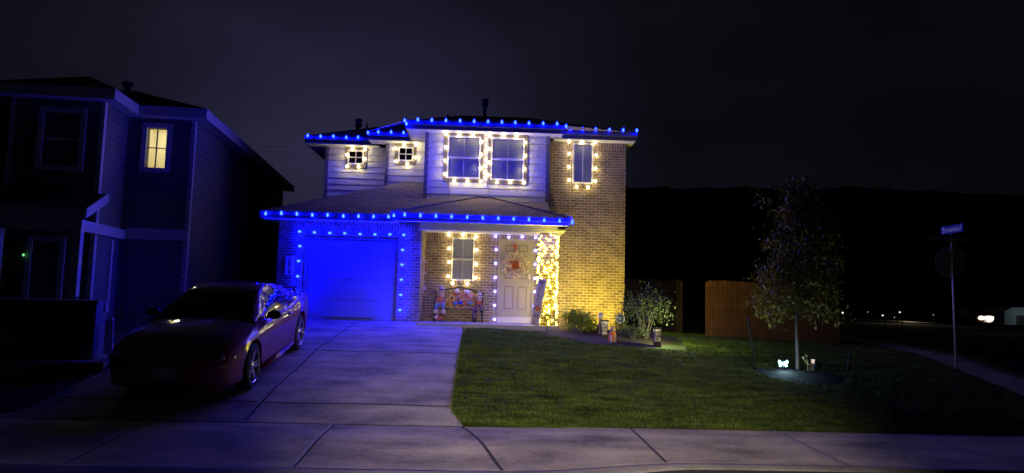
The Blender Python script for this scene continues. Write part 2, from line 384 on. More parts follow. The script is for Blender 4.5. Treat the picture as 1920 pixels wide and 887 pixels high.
# front pavement with the driveway apron
def apron(x): return sm(-7.6, -6.7, x) * (1 - sm(0.15, 2.3, x))
def zwalk(x, y):
    return -1.095 - 0.03 * (9.6 - y) / 2.0 - apron(x) * 0.075 * sm(8.9, 7.6, y)
def inner(x): return 9.6 + 0.22 * sm(-0.4, 2.0, x)
def outer(x): return 7.60 + 0.2 * sm(0.2, 2.6, x)
xs = list(np.linspace(-30, 13, 150)); V = []; F = []; ny = 12
for x in xs:
    for j in range(ny):
        t = j / (ny-1); y = outer(x) * (1-t) + inner(x) * t; V.append((x, y, zwalk(x, y)))
for i in range(len(xs)-1):
    for j in range(ny-1): F.append((i*ny+j, i*ny+j+1, (i+1)*ny+j+1, (i+1)*ny+j))
walk = structure(np_mesh('pavement', V, F, M['walk'], smooth=True))
mb = MB(); ribbon(mb, [(x, inner(x) + 0.0) for x in np.linspace(-6.4, -0.27, 30)], 0.035, zwalk, 0.004); 
ribbon(mb, [(-0.28 + 0.5*t**0.8, 9.58 - 1.96*t) for t in np.linspace(0, 1, 12)], 0.04, zwalk, 0.004)
for X in (2.0,):
    ribbon(mb, [(X, y) for y in np.linspace(9.78, 7.82, 10)], 0.03, zwalk, 0.004)
mb.build('control_joint', M['joint'], walk)
mb = MB()
JX = (-8.4, -6.35, -4.28, -1.97, 3.98, 5.95, 8.0, 10.0)
for X in JX:
    ribbon(mb, [(X, y) for y in np.linspace(inner(X)-0.03, outer(X)+0.02, 10)], 0.04, zwalk, 0.007, 0.002)
mb.build('expansion_joint', M['caulk'], walk)
mb = MB()
for X in JX: ribbon(mb, [(X+0.03, y) for y in np.linspace(inner(X)-0.03, outer(X)+0.02, 10)], 0.03, zwalk, 0.003)
mb.build('control_joint', M['joint'], walk)
X = lambda px, Y, py=420: at(px, py, Y).x
def shaded_face(m):
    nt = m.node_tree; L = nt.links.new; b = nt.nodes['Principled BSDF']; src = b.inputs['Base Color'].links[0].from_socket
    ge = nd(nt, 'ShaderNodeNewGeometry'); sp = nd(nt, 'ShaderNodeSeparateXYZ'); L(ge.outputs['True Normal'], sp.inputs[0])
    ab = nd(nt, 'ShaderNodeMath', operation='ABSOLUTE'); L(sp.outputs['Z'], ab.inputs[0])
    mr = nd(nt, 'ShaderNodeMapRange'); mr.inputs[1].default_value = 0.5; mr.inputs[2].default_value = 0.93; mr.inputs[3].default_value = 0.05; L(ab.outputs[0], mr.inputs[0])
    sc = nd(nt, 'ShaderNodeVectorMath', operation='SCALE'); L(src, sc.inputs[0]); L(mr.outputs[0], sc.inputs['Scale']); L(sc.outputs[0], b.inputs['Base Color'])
shaded_face(M['kerb'])  # shade of the upright kerb face put into its colour, darkest where steep
# kerb: upright along the verge, rolled low at the drive
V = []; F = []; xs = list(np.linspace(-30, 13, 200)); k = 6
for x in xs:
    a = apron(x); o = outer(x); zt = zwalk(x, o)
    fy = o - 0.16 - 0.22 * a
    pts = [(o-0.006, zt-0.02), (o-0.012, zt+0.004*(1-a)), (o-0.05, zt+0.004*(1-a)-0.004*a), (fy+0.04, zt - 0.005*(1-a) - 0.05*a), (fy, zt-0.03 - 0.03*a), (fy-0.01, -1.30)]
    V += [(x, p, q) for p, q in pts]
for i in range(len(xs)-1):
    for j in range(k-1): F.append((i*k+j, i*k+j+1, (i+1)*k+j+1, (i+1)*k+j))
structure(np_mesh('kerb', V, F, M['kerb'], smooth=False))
# side street on the right, with its own pavement
side = [(9.6, 11.4), (10.0, 13.0), (10.55, 15.5), (11.2, 18.0), (12.0, 21.5), (13.2, 26.0), (14.6, 31.0)]
mb = MB(); Vs = []; Fs = []
for i, (x, y) in enumerate(side):
    for d, dz in ((0.0, 0.0), (0.7, -0.01), (1.45, -0.03), (1.46, -0.20)): Vs.append((x + d, y - d*0.2, zg(x, y) + dz + 0.01))
for i in range(len(side)-1):
    for j in range(3): Fs.append((i*4+j, i*4+j+1, (i+1)*4+j+1, (i+1)*4+j))
M['walk2'] = concrete_mat('warm_lit_concrete', (0.42,0.36,0.22)); structure(np_mesh('side_pavement', Vs, Fs, M['walk2'], smooth=False))  # yellow light on this pavement tinted into its concrete colour
structure(MB().quad((10.9,7.3,-1.29),(90,7.3,-1.29),(140,240,-1.0),(16,46,-0.9),(12.2,21,-0.75)).build('side_street', M['asphalt']))

# grass: one mass of blades over the turf
N = 330000
u = rng.random(N); X = -0.5 + 12.2 * rng.random(N); Y = 9.62 + 13.2 * u ** 1.35
er = np.where(Y > 10.3, -0.56 + 0.10*(18.5-Y)/8.2, -0.46 + 0.20*(10.3-Y)/0.7)
inn = 9.6 + 0.22*np.clip((X+0.4)/2.4, 0, 1)**2
keep = (X > er - 0.01) & (Y > inn - 0.01) & ~((Y > 18.05) & (X < 1.3)) & ~((Y > 20.3) & (X < 4.2))
sx = np.interp(Y, [p[1] for p in side], [p[0] for p in side]); keep &= X < sx - 0.02
keep &= ~((((X-6.15)/0.86)**2 + ((Y-13.75)/0.66)**2) < 1)                   # tree ring
bedfront = np.interp(X, [1.2, 1.6, 2.2, 2.9, 3.7, 4.6, 5.0], [18.3, 17.6, 17.15, 16.55, 16.1, 16.2, 18.2])
keep &= ~((Y > bedfront) & (X > 1.2) & (X < 5.0) & (Y < 21))
X = X[keep]; Y = Y[keep]; n = len(X)
Z = np.array([zg(a, b) for a, b in zip(X, Y)]) - 0.022
an = rng.random(n) * 6.283; patch = 0.5 + 0.5*np.sin(X*2.3+1.7*np.sin(Y*1.9))*np.sin(Y*2.7+np.cos(X*3.1)); h = (0.020 + 0.022 * rng.random(n)) * (0.7 + 0.5*patch); w = 0.006 + 0.006 * rng.random(n)
lx = rng.normal(0, 0.024, n); ly = rng.normal(0, 0.024, n)
V = np.empty((n, 3, 3), np.float32)
V[:,0] = np.stack([X - w*np.cos(an), Y - w*np.sin(an), Z], 1); V[:,1] = np.stack([X + w*np.cos(an), Y + w*np.sin(an), Z], 1); V[:,2] = np.stack([X + lx, Y + ly, Z + h], 1)
ed = []
for i in range(9000):
    if random.random() < 0.55:
        y = random.uniform(9.7, 18.3); x = edge_right(y) + random.uniform(-0.015, 0.02); out = (-1, 0)
    else:
        x = random.uniform(-0.2, 9.5); y = inner(x) + random.uniform(-0.015, 0.02); out = (0, -1)
    clump = 0.5 + 0.5*math.sin(9*x + 7*y + 2*math.sin(3*x+y)); l = random.uniform(0.01, 0.045)*(0.4 + clump); z = zg(x, y) - 0.02; a = random.uniform(0, 6.283); ww_ = random.uniform(.004, .009)
    ed.append(((x-ww_*math.cos(a), y-ww_*math.sin(a), z), (x+ww_*math.cos(a), y+ww_*math.sin(a), z), (x+out[0]*l+random.gauss(0,.015), y+out[1]*l+random.gauss(0,.015), z+random.uniform(.025,.055))))
V = np.concatenate([V.reshape(-1, 3), np.array(ed, np.float32).reshape(-1, 3)]); n = len(V)//3
gr = np_mesh('grass', V.reshape(-1, 3), np.arange(n*3).reshape(-1, 3), M['grass'])
structure(gr, 'short green grass covering the front lawn', 'grass', 'stuff')
# planting bed and tree ring
def blob(name, cx, cy, rx, ry, m, h=0.08):
    mb = MB(); N1, N2 = 40, 8; V = []; F = []
    for j in range(N2 + 1):
        t = j / N2
        for i in range(N1):
            a = 2*math.pi*i/N1; wob = 1 + 0.06*math.sin(3*a) + 0.04*math.sin(7*a+1)
            x = cx + rx*t*wob*math.cos(a); y = cy + ry*t*wob*math.sin(a)
            V.append((x, y, zg(x, y) - 0.03 + h*(1-t*t) + random.uniform(0, 0.02)))
    for j in range(N2):
        for i in range(N1): F.append((j*N1+i, j*N1+(i+1) % N1, (j+1)*N1+(i+1) % N1, (j+1)*N1+i))
    return np_mesh(name, V, F, m)
bed = blob('mulch_bed', 3.05, 18.6, 1.95, 2.3, M['mulch'], 0.10); structure(bed)
ring = blob('mulch_ring', 6.15, 13.75, 0.86, 0.66, M['mulchdark'], 0.09); structure(ring)

# ------------------------------------------------------------------ main house
yG, yD, yB, yL2, yL1 = 19.0, 20.5, 19.95, 21.5, 22.25
yGe, yPe = 18.55, 18.25
H = thing('brick_house', 'two-storey brick and pale siding house covered in blue and yellow string lights', 'house', (0, 20, 0))
ZE = 5.35                                            # soffit height
X = lambda px, Y, py=420: at(px, py, Y).x
gx0, gx1 = X(524, yG), X(791, yG)                    # garage block
dxl, dxr = gx0, X(572, yG); dx1 = X(749, yG); gz1 = xz(660, 443, yG)[1]
dx0 = X(571, yG)
ZG = 2.62                                            # lower soffit
# garage front
MB().box(gx0, dx0, yG, yG+0.3, -0.15, ZG).box(dx1, gx1, yG, yG+0.3, -0.15, ZG).box(dx0, dx1, yG, yG+0.3, gz1+0.20, ZG-0.26).build('garage_wall', M['brick'], H)
MB().box(dx0, dx1, yG-0.004, yG+0.3, gz1, gz1+0.20).build('door_lintel', M['soldier'], H)
MB().box(gx0+0.002, gx1-0.002, yG-0.006, yG+0.28, ZG-0.26, ZG-0.003).build('soldier_course', M['soldier'], H)
MB().box(gx0, gx0+0.3, yG+0.3, 33, -0.15, ZG).build('side_wall', M['brick'], H)
MB().box(gx1-0.28, gx1, yG+0.301, yD, -0.1, ZG).build('porch_side_wall', M['brick'], H)
# garage door
gd = MB()
fw = 0.09
gdm = MB(); gdm.box(dx0, dx0+fw, yG+0.06, yG+0.25, -0.02, gz1).box(dx1-fw, dx1, yG+0.06, yG+0.25, -0.02, gz1).box(dx0+fw, dx1-fw, yG+0.06, yG+0.25, gz1-0.08, gz1)
gf = gdm.build('garage_door_frame', M['trim'], H)
ph = (gz1-0.08)/4
mb = MB()
for i in range(4):
    z0, z1 = i*ph, (i+1)*ph
    mb.box(dx0+fw, dx1-fw, yG+0.12, yG+0.17, z0+0.004, z1-0.004)
    for k in range(4):
        wdt = (dx1-dx0-2*fw)/4; a = dx0+fw+k*wdt
        mb.box(a+0.06, a+wdt-0.06, yG+0.116, yG+0.121, z0+0.09, z1-0.09)
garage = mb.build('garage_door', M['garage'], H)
MB().box(dx0+0.6, dx1-0.6, yG+0.09, yG+0.118, 0.05, 0.075).build('handle', M['fascia'], garage)

# wall behind the porch and the tall brick bay
bx1 = X(1172, yD); bx0 = X(1026, yD)
MB().box(gx1, bx1, yD, yD+0.3, -0.35, ZG).build('porch_back_wall', M['brick'], H)
MB().box(bx0, bx1-0.001, yD-0.0, yD+0.3, ZG, ZE-0.23).box(bx1-0.302, bx1, yD+0.301, 33, -0.45, ZE-0.02).build('brick_bay', M['brick'], H)
MB().box(bx0+0.002, bx1-0.002, yD-0.006, yD+0.28, ZE-0.23, ZE-0.003).build('soldier_course', M['soldier'], H)

# siding fields, each board a real lap
def siding(name, x0, x1, z0, z1, y, pitch=0.19, parent=H, m=None, world=True, left=None, right=None):
    mb = MB(); z = z0
    while z < z1 - 0.01:
        t = min(z + pitch, z1); g = 0.020
        mb.quad((x0, y-0.034, z+g), (x1, y-0.034, z+g), (x1, y-0.020, t), (x0, y-0.020, t))
        mb.quad((x0, y-0.034, z+g), (x0, y-0.002, z+g), (x1, y-0.002, z+g), (x1, y-0.034, z+g))
        mb.quad((x0, y-0.020, z), (x0, y-0.002, z), (x1, y-0.002, z), (x1, y-0.020, z))
        z = t
    mb.box(x0, x1, y, y+0.2, z0, z1)
    return mb.build(name, m or M['siding'], parent, world=world)
sBx0, sBx1 = X(794, yB), X(1026, yB)
sL2x0, sL2x1 = X(721, yL2), X(800, yL2)
sL1x0, sL1x1 = X(607, yL1), X(724, yL1)
siding('siding_wall', sBx0+0.05, sBx1-0.06, 3.0, ZE, yB)
siding('siding_wall', sL2x0+0.03, sL2x1, 3.0, ZE, yL2)
siding('siding_wall', sL1x0+0.05, sL1x1, 2.8, ZE, yL1)
for (a, y) in ((sBx0-0.04, yB), (sBx1-0.08, yB), (sL2x0-0.06, yL2), (sL1x0-0.05, yL1)):
    MB().box(a, a+0.11, y-0.03, y+0.12, 2.7, ZE-0.002).build('corner_board', M['corner'], H)
MB().box(sBx0, sBx0+0.2, yB+0.12, yL2+0.4, 3.0, ZE-0.004).box(sL2x0, sL2x0+0.2, yL2+0.12, yL1+0.3, 2.9, ZE-0.004).box(sL1x0, sL1x0+0.2, yL1+0.12, 33, 2.4, ZE-0.004).build('siding_return', M['siding'], H)
MB().box(sBx1-0.2, sBx1-0.002, yB+0.12, yD-0.002, 3.0, ZE-0.004).build('siding_return', M['corner'], H)
MB().box(sL1x0+0.21, bx1-0.31, 32.8, 33, 0, ZE-0.005).build('rear_wall', M['siding'], H)

# roofs.  fascia boards, soffits, planes
FH = 0.20
def eave(px0, px1, Y, wallY, zs, fh=FH, over_l=0, over_r=0, name='fascia'):
    a, b = X(px0, Y, 240), X(px1, Y, 240)
    f = MB().box(a, b, Y, Y+0.03, zs-0.02, zs+fh).build(name, M['fascia'], H)
    MB().box(a, b, Y-0.09, Y-0.001, zs+fh-0.12, zs+fh+0.0).build('gutter', M['fascia'], f, bevel=0.02)
    return a, b
def soffit(x0, x1, y0, y1, z, mname='soffit'):
    MB().box(x0, x1, y0, y1, z-0.004, z+0.02).build('soffit', M[mname], H)
eB, eD, eL2, eL1 = yB-0.45, yD-0.45, yL2-0.46, yL1-0.45
B0, B1 = eave(760, 1058, eB, yB, ZE)
D0, D1 = eave(1040, 1195, eD, yD, ZE)
A0, A1 = eave(690, 800, eL2, yL2, ZE)
C0, C1 = eave(573, 712, eL1, yL1, ZE)
soffit(B0+0.03, B1-0.03, eB+0.031, yB+0.2, ZE); soffit(D0, D1-0.03, eD+0.031, yD+0.2, ZE-0.006)
soffit(A0+0.03, A1, eL2+0.031, yL2+0.2, ZE-0.003); soffit(C0+0.03, C1, eL1+0.031, yL1+0.2, ZE-0.009)
soffit(D1-0.40, D1-0.03, yD+0.201, 33.3, ZE-0.006); soffit(C0+0.03, C0+0.45, yL1+0.201, 33.3, ZE-0.009)
# returns of the stepped eaves and gable-end fascia
rt = MB(); rt.box(B0, B0+0.03, eB+0.031, eL2, ZE-0.02, ZE+FH).box(B1-0.03, B1, eB+0.031, eD, ZE-0.02, ZE+FH).box(A0, A0+0.03, eL2+0.031, eL1, ZE-0.02, ZE+FH)
rt.box(D1-0.03, D1, eD+0.031, 33.4, ZE-0.02, ZE+FH).box(C0, C0+0.03, eL1+0.031, 33.4, ZE-0.02, ZE+FH).build('fascia', M['fascia'], H)
# soffit corners under the left return of the bay
soffit(B0+0.03, sBx0-0.05, yB+0.201, yL2, ZE)
zt = ZE + FH + 0.005
rise = 0.30
def rz(Y, e): return zt + rise * (Y - e)
RY = 25.6
up = MB()
rzt = rz(RY, eB)
pa, pb = X(868, RY, 210), X(992, RY, 210)
up.quad((B0-0.04, eB-0.04, zt), (B1+0.04, eB-0.04, zt), (pb, RY, rzt), (pa, RY, rzt))
up.quad((B1+0.04, eB-0.04, zt), (D1+0.04, eD-0.04, zt), (D1+0.04, 33.4, zt), (pb, RY, rzt))
up.quad((B1+0.04, eB-0.04, zt), (B1+0.05, eD-0.04, zt), (D1+0.04, eD-0.04, zt), (pb, RY-0.3, rzt-0.08))
up.quad((D1+0.04, eD-0.04, zt), (D1+0.04, 33.4, zt), (pb, 29, rzt))
up.quad((A0-0.04, eL2-0.04, zt), (B0+0.3, eL2-0.04, zt), (pa, RY, rzt), (pa-1.5, RY, rzt-0.35))
up.quad((C0-0.04, eL1-0.04, zt), (A1, eL1-0.04, zt), (pa, RY, rzt-0.05), (pa-1.2, RY+0.5, rzt-0.30))
up.quad((C0-0.04, eL1-0.04, zt), (pa-1.2, RY+0.5, rzt-0.30), (pa-1.2, 29, rzt-0.30), (C0-0.04, 33.4, zt))
up.quad((B0-0.04, eB-0.04, zt), (pa, RY, rzt), (A0-0.04, eL2-0.04, zt))
up.quad((pa, RY, rzt), (pb, RY, rzt), (pb, 29, rzt), (pa-1.2, 29, rzt-0.3))
up.quad((C0-0.04, 33.4, zt), (D1+0.04, 33.4, zt), (pb, 29, rzt), (pa-1.2, 29, rzt-0.3))
roof = up.build('upper_roof', M['shingle'], H)
def vent(px, pyt, pyb, Y, w, cap=True):
    p = at(px, pyb, Y); t = at(px, pyt, Y); mb = MB()
    mb.tube([p, t], w, 10)
    if cap: mb.lathe([(w*1.9, t.z-0.22), (w*2.0, t.z-0.12), (w*1.3, t.z-0.05), (w*2.1, t.z-0.02), (w*2.1, t.z+0.04)], 12, Matrix.Translation((p.x, p.y, 0)))
    mb.build('vent_pipe', M['vent'], roof, smooth=False)
vent(671, 226, 262, 24.0, 0.06); vent(688, 232, 262, 24.2, 0.03, False); vent(909, 189, 222, 25.6, 0.062); vent(840, 216, 232, 23.0, 0.035, False)

# lower roof over the garage
g0, g1 = eave(497, 752, yGe, yG, ZG, 0.17)
p0, p1 = eave(742, 1071, yPe, yG, ZG, 0.17)
soffit(g0+0.03, g1, yGe+0.031, yG-0.001, ZG); soffit(p0, p1-0.03, yPe+0.031, 18.62, ZG-0.004)
zl = ZG + 0.175; ml = 0.46
def lr(Y, e): return zl + ml * (Y - e)
hx = X(757, yL2, 353)
lo = MB()
lo.quad((g0-0.04, yGe-0.04, zl-0.018), (g1+1.5, yGe-0.04, zl-0.018), (sBx0+0.2, yL2, lr(yL2, yGe)), (hx, yL2, lr(yL2, yGe)))
lo.quad((g0-0.04, yGe-0.04, zl-0.018), (hx, yL2, lr(yL2, yGe)), (hx, 27, lr(yL2, yGe)), (g0-0.04, 33, zl-0.018))
lo.quad((sBx0-0.04, yGe+0.3, lr(yGe+0.3, yGe)), (sBx1, yGe+0.3, lr(yGe+0.3, yGe)), (sBx1, yB-0.024, lr(yB, yGe)), (sBx0-0.04, yB-0.024, lr(yB, yGe)))
lo.build('garage_roof', M['shingle'], H)
MB().box(g0, g0+0.03, yGe+0.031, 33, ZG-0.02, ZG+0.16).build('fascia', M['fascia'], H)
soffit(g0+0.03, gx0, yG, 33, ZG)
ax0, ax1 = X(893, 19.97, 370), X(922, 19.97, 370); az = xz(905, 371, 19.97)[1]
po = MB()
po.quad((p0-0.03, yPe-0.04, zl), (p1+0.04, yPe-0.04, zl), (ax1, 19.97, az), (ax0, 19.97, az))
po.quad((p1+0.04, yPe-0.04, zl), (p1+0.04, yD-0.002, zl+0.0), (ax1+0.4, yD-0.002, az-0.05), (ax1, 19.97, az))
po.quad((p0-0.03, yPe-0.04, zl), (ax0, 19.97, az), (p0+0.6, 19.97, zl+0.45), (p0-0.03, yPe+0.5, zl+0.06))
pr = po.build('porch_roof', M['shingle'], H)
hp = MB()
hp.tube([(p0-0.03, yPe-0.04, zl+0.012), (ax0, 19.95, az+0.01)], 0.035, 6); hp.tube([(p1+0.04, yPe-0.04, zl+0.012), (ax1, 19.95, az+0.01)], 0.035, 6); hp.tube([(ax0, 19.93, az+0.012), (ax1, 19.93, az+0.012)], 0.03, 6)
hp.build('hip_cap', M['shingle'], pr)
MB().box(p1-0.03, p1, yPe+0.031, yD-0.003, ZG-0.02, ZG+0.16).build('fascia', M['fascia'], H)
# porch beam, ceiling, pillar, slab
bz = xz(900, 433, 18.62)[1]
MB().box(gx1-0.02, X(1046, 18.62), 18.62, 18.86, bz, ZG-0.005).build('porch_beam', M['white'], H)
MB().box(gx1, p1-0.04, 18.861, yD-0.003, bz+0.1, bz+0.13).build('porch_ceiling', M['soffit'], H)
MB().box(X(1040, 18.62)+0.10, p1-0.04, 18.63, yD-0.004, bz+0.06, bz+0.09).build('porch_ceiling', M['soffit'], H)
px0, px1 = X(1014.5, 18.62), X(1045.5, 18.62)
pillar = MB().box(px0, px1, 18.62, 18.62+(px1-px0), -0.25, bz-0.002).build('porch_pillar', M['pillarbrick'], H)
MB().box(-0.497, px1+0.08, 18.25, yD-0.001, -0.35, 0.0).build('porch_slab', M['slab'], H)

# windows
def window(px0, px1, py0, py1, Y, mode, blinds=True, trim=None, m_frame='white', parent=H, fw=0.045):
    if Y in (yL1, yL2, yB): Y = Y - 0.036            # in front of the lap boards
    x0, z1 = xz(px0, py0 + 0.0131*(px1-px0), Y); x1, z0 = xz(px1, py1, Y)
    z1 = (xz((px0+px1)/2, py0, Y)[1]); z0 = xz((px0+px1)/2, py1, Y)[1]
    if trim:
        tx0 = xz(trim[0], (py0+py1)/2, Y)[0]; tx1 = xz(trim[1], (py0+py1)/2, Y)[0]; c = (px0+px1)/2
        tz1 = xz(c, trim[2], Y)[1]; tz0 = xz(c, trim[3], Y)[1]
        MB().box(tx0, x0, Y-0.045, Y-0.002, tz0, tz1).box(x1, tx1, Y-0.045, Y-0.002, tz0, tz1).box(x0, x1, Y-0.045, Y-0.002, z1, tz1).box(x0, x1, Y-0.045, Y-0.002, tz0, z0).build('window_trim', M['trim'], parent)
    yo = Y - 0.060
    f = MB().box(x0, x0+fw, yo, Y-0.003, z0, z1).box(x1-fw, x1, yo, Y-0.003, z0, z1).box(x0+fw, x1-fw, yo, Y-0.003, z1-fw, z1).box(x0+fw, x1-fw, yo, Y-0.003, z0, z0+fw)
    cx, cz = (x0+x1)/2, (z0+z1)/2
    if mode == 'double': f.box(x0+fw, x1-fw, yo-0.004, Y-0.02, cz-0.03, cz+0.02); f.box(cx-0.008, cx+0.008, yo+0.016, Y-0.03, z0+fw, z1-fw)
    if mode == 'cross': f.box(cx-0.012, cx+0.012, yo+0.006, Y-0.02, z0+fw, z1-fw); f.box(x0+fw, cx-0.012, yo+0.006, Y-0.02, cz-0.012, cz+0.012); f.box(cx+0.012, x1-fw, yo+0.006, Y-0.02, cz-0.012, cz+0.012)
    if mode == 'mullion': f.box(cx-0.008, cx+0.008, yo+0.016, Y-0.03, z0+fw, z1-fw)
    fo = f.build('window', M[m_frame], parent)
    MB().quad((x0+fw, yo+0.03, z0+fw), (x1-fw, yo+0.03, z0+fw), (x1-fw, yo+0.03, z1-fw), (x0+fw, yo+0.03, z1-fw)).build('pane', M['glass'], fo)
    MB().box(x0+fw, x1-fw, Y-0.010, Y-0.004, z0+fw, z1-fw).build('dark_opening', M['darkroom'], fo)
    if blinds:
        b = MB(); z = z0 + fw + 0.01
        while z < z1 - fw - 0.02:
            b.quad((x0+fw+0.01, Y-0.026, z), (x1-fw-0.01, Y-0.026, z), (x1-fw-0.01, Y-0.013, z+0.043), (x0+fw+0.01, Y-0.013, z+0.043)); z += 0.046
        b.build('blind', M['blind'], fo)
    return x0, x1, z0, z1
window(653, 682, 282, 309, yL1, 'cross', False, (648, 688, 276, 315.5))
window(747.5, 775, 276, 303, yL2, 'cross', False, (741, 781, 270.5, 309))
window(840, 900, 256, 335.5, yB, 'double', True, (832, 906, 250, 342))
window(921.5, 982, 259, 339, yB, 'double', True, (915, 989, 252.5, 346))
wx0, wx1, wz0, wz1 = window(1074, 1111, 269, 345, yD, 'mullion', True)
MB().box(wx0-0.06, wx1+0.06, yD-0.05, yD-0.003, wz0-0.10, wz0-0.002).build('brick_sill', M['soldier'], H)
wx0, wx1, wz0, wz1 = window(848, 888, 446, 526.5, yD, 'double', True)
MB().box(wx0-0.06, wx1+0.06, yD-0.05, yD-0.003, wz0-0.10, wz0-0.002).build('brick_sill', M['soldier'], H)
MB().box(wx0-0.04, wx1+0.04, yD-0.006, yD-0.0005, wz1+0.002, wz1+0.20).build('door_lintel', M['soldier'], H)
MB().box(gx1+0.002, px1, yD-0.008, yD-0.0005, bz-0.16, bz+0.09).build('soldier_course', M['soldier'], H)

# front door
a0, a1 = X(933, yD, 520), X(1001, yD, 520); zt_ = xz(966, 448.5, yD)[1]
jb = MB().box(a0, a0+0.06, yD-0.05, yD-0.003, 0.02, zt_).box(a1-0.06, a1, yD-0.05, yD-0.003, 0.02, zt_).box(a0+0.06, a1-0.06, yD-0.05, yD-0.003, zt_-0.06, zt_)
jb.build('door_frame', M['door'], H)
MB().box(a0+0.01, a1-0.01, yD-0.12, yD-0.004, 0.003, 0.17).build('threshold', M['white'], H)
e0, e1 = a0+0.063, a1-0.063; ez0, ez1 = 0.173, zt_-0.063
dm = MB().box(e0, e1, yD-0.03, yD-0.004, ez0, ez1)
w_ = e1-e0; hgt = ez1-ez0; gm_ = MB()
for (u0, u1) in ((0.15, 0.43), (0.57, 0.85)):
    for (v0, v1) in ((0.10, 0.40), (0.50, 0.80), (0.86, 0.95)):
        a, b, c, d = e0+u0*w_, e0+u1*w_, ez0+v0*hgt, ez0+v1*hgt
        for (q0, q1, s0, s1) in ((a, b, c, c+0.02), (a, b, d-0.02, d), (a, a+0.02, c+0.02, d-0.02), (b-0.02, b, c+0.02, d-0.02)):
            gm_.box(q0, q1, yD-0.040, yD-0.031, s0, s1)
        dm.box(a+0.035, b-0.035, yD-0.036, yD-0.031, c+0.035, d-0.035)
fd = dm.build('front_door', M['door'], H); M['groove'] = mat('shaded_moulding', (0.20,0.17,0.14), 0.6, var=0.05); gm_.build('panel_moulding', M['groove'], fd)  # panel lines painted dark, groove shade put into the moulding colour
hx_ = e1-0.07
MB().ball((hx_, yD-0.075, ez0+0.42*hgt), 0.03, 0.03, 0.03).tube([(hx_, yD-0.03, ez0+0.42*hgt), (hx_, yD-0.07, ez0+0.42*hgt)], 0.012).build('handle', M['brass'], fd, smooth=True)
MB().box(hx_-0.03, hx_+0.03, yD-0.06, yD-0.043, ez0+0.50*hgt, ez0+0.565*hgt).build('keypad_lock', M['white'], fd)

# house number board
nb0, nz1 = xz(536, 480, yG-0.03); nb1, nz0 = xz(550.5, 516, yG-0.03)
npl = thing('house_number', 'white vertical house number board beside the garage door', 'number sign', ((nb0+nb1)/2, yG-0.008, nz0))
MB().box(nb0, nb1, yG-0.03, yG-0.008, nz0, nz1).build('board', M['white'], npl)
M['ink'] = mat('dark_lettering', (0.02,0.02,0.02), 0.6)
for i, ch in enumerate('1519'):
    text_obj('digit', ch, 0.145, M['ink'], npl, Matrix.Translation((0, -0.026, (nz1-nz0)*(0.865-0.245*i))) @ FACE_CAM, 0.004, 0.004)
# small square ornament above the number
q = at(575, 421, yG-0.03); M['pinkred'] = mat('pink_red', (0.75,0.35,0.4), 0.5)
t = thing('wall_ornament', 'tiny pale red crossed square fixed on brick above garage corner', 'ornament', q)
MB().box(-0.045,-0.015,-0.01,0.02,-0.055,0.055).box(0.015,0.045,-0.01,0.02,-0.055,0.055).box(-0.06,0.06,-0.014,-0.0105,-0.04,-0.018).box(-0.06,0.06,-0.014,-0.0105,0.018,0.04).build('cross_bars', M['pinkred'], t, world=False)

# ------------------------------------------------------------------ string lights
def bulb_mesh(name, m, r, l, seg=8):
    mb = MB(); mb.lathe([(r*0.45, 0), (r*0.95, l*0.22), (r, l*0.40), (r*0.8, l*0.65), (r*0.4, l*0.88), (0.0, l)], seg)
    o = mb.build(name, m, smooth=True); me = o.data; bpy.data.objects.remove(o); return me
BM = {'blue': bulb_mesh('blue_bulb', M['blue_bulb'], 0.032, 0.10), 'eave': bulb_mesh('eave_bulb', M['eave_bulb'], 0.032, 0.10), 'porch': bulb_mesh('porch_bulb', M['porch_bulb'], 0.032, 0.10), 'roof': bulb_mesh('roof_bulb', M['roof_bulb'], 0.032, 0.10), 'violet': bulb_mesh('violet_bulb', M['violet_bulb'], 0.022, 0.045),
      'warm': bulb_mesh('warm_bulb', M['warm_bulb'], 0.032, 0.07), 'pillar': bulb_mesh('pillar_bulb', M['pillar_bulb'], 0.019, 0.046)}
def string(label, pts, kind, aim, group, wire='wire', close=False, sag=0.0):
    """pts: world points of the bulb centres; aim: function(point) -> direction of the bulb tip"""
    o = Vector(pts[0]); t = thing('string_light', label, 'string light', o, group=group)
    path = []
    P = [Vector(p) for p in pts]; Q = P + ([P[0]] if close else [])
    for a, b in zip(Q, Q[1:]):
        path += [a, a.lerp(b, 0.5) + Vector((0, 0.004, -sag))]
    path.append(Q[-1])
    MB().tube([p + Vector((0, 0.012, 0)) for p in path], 0.005, 4).build('wire', M[wire], t)
    for p in P:
        b = bpy.data.objects.new('bulb', BM[kind]); COL.objects.link(b); b.parent = t
        d = Vector(aim(p)).normalized(); l = {'blue': 0.05, 'roof': 0.05, 'eave': 0.05, 'porch': 0.05, 'violet': 0.025, 'warm': 0.04, 'pillar': 0.03}[kind]
        b.rotation_euler = d.to_track_quat('Z', 'Y').to_euler(); b.location = p - o - d * l
    return t
UP = lambda p: (random.uniform(-.15, .15), -0.1, 1)
OUT = lambda p: (random.uniform(-.3, .3), -1, random.uniform(-.3, .3))
z1_ = lambda l, Y: [at(480 + a*0.2707, 180 + b*0.2707, Y) for a, b in l]
z2_ = lambda l, Y: [at(780 + a*0.2931, 180 + b*0.2931, Y) for a, b in l]
z3_ = lambda l, Y: [at(480 + a*0.2931, 380 + b*0.2931, Y) for a, b in l]
z4_ = lambda l, Y: [at(780 + a*0.248, 410 + b*0.248, Y) for a, b in l]
GR = 'blue string lights along the roof edges'
string('blue string lights on the lowest left stretch of upper eave', z1_([(358,272),(447,277),(536,277),(625,285),(707,284)], eL1-0.15), 'roof', UP, GR)
string('short blue string lights on upper eave above the second small square window', z1_([(775,252),(847,247),(936,248),(1022,252)], eL2-0.15), 'roof', UP, GR)
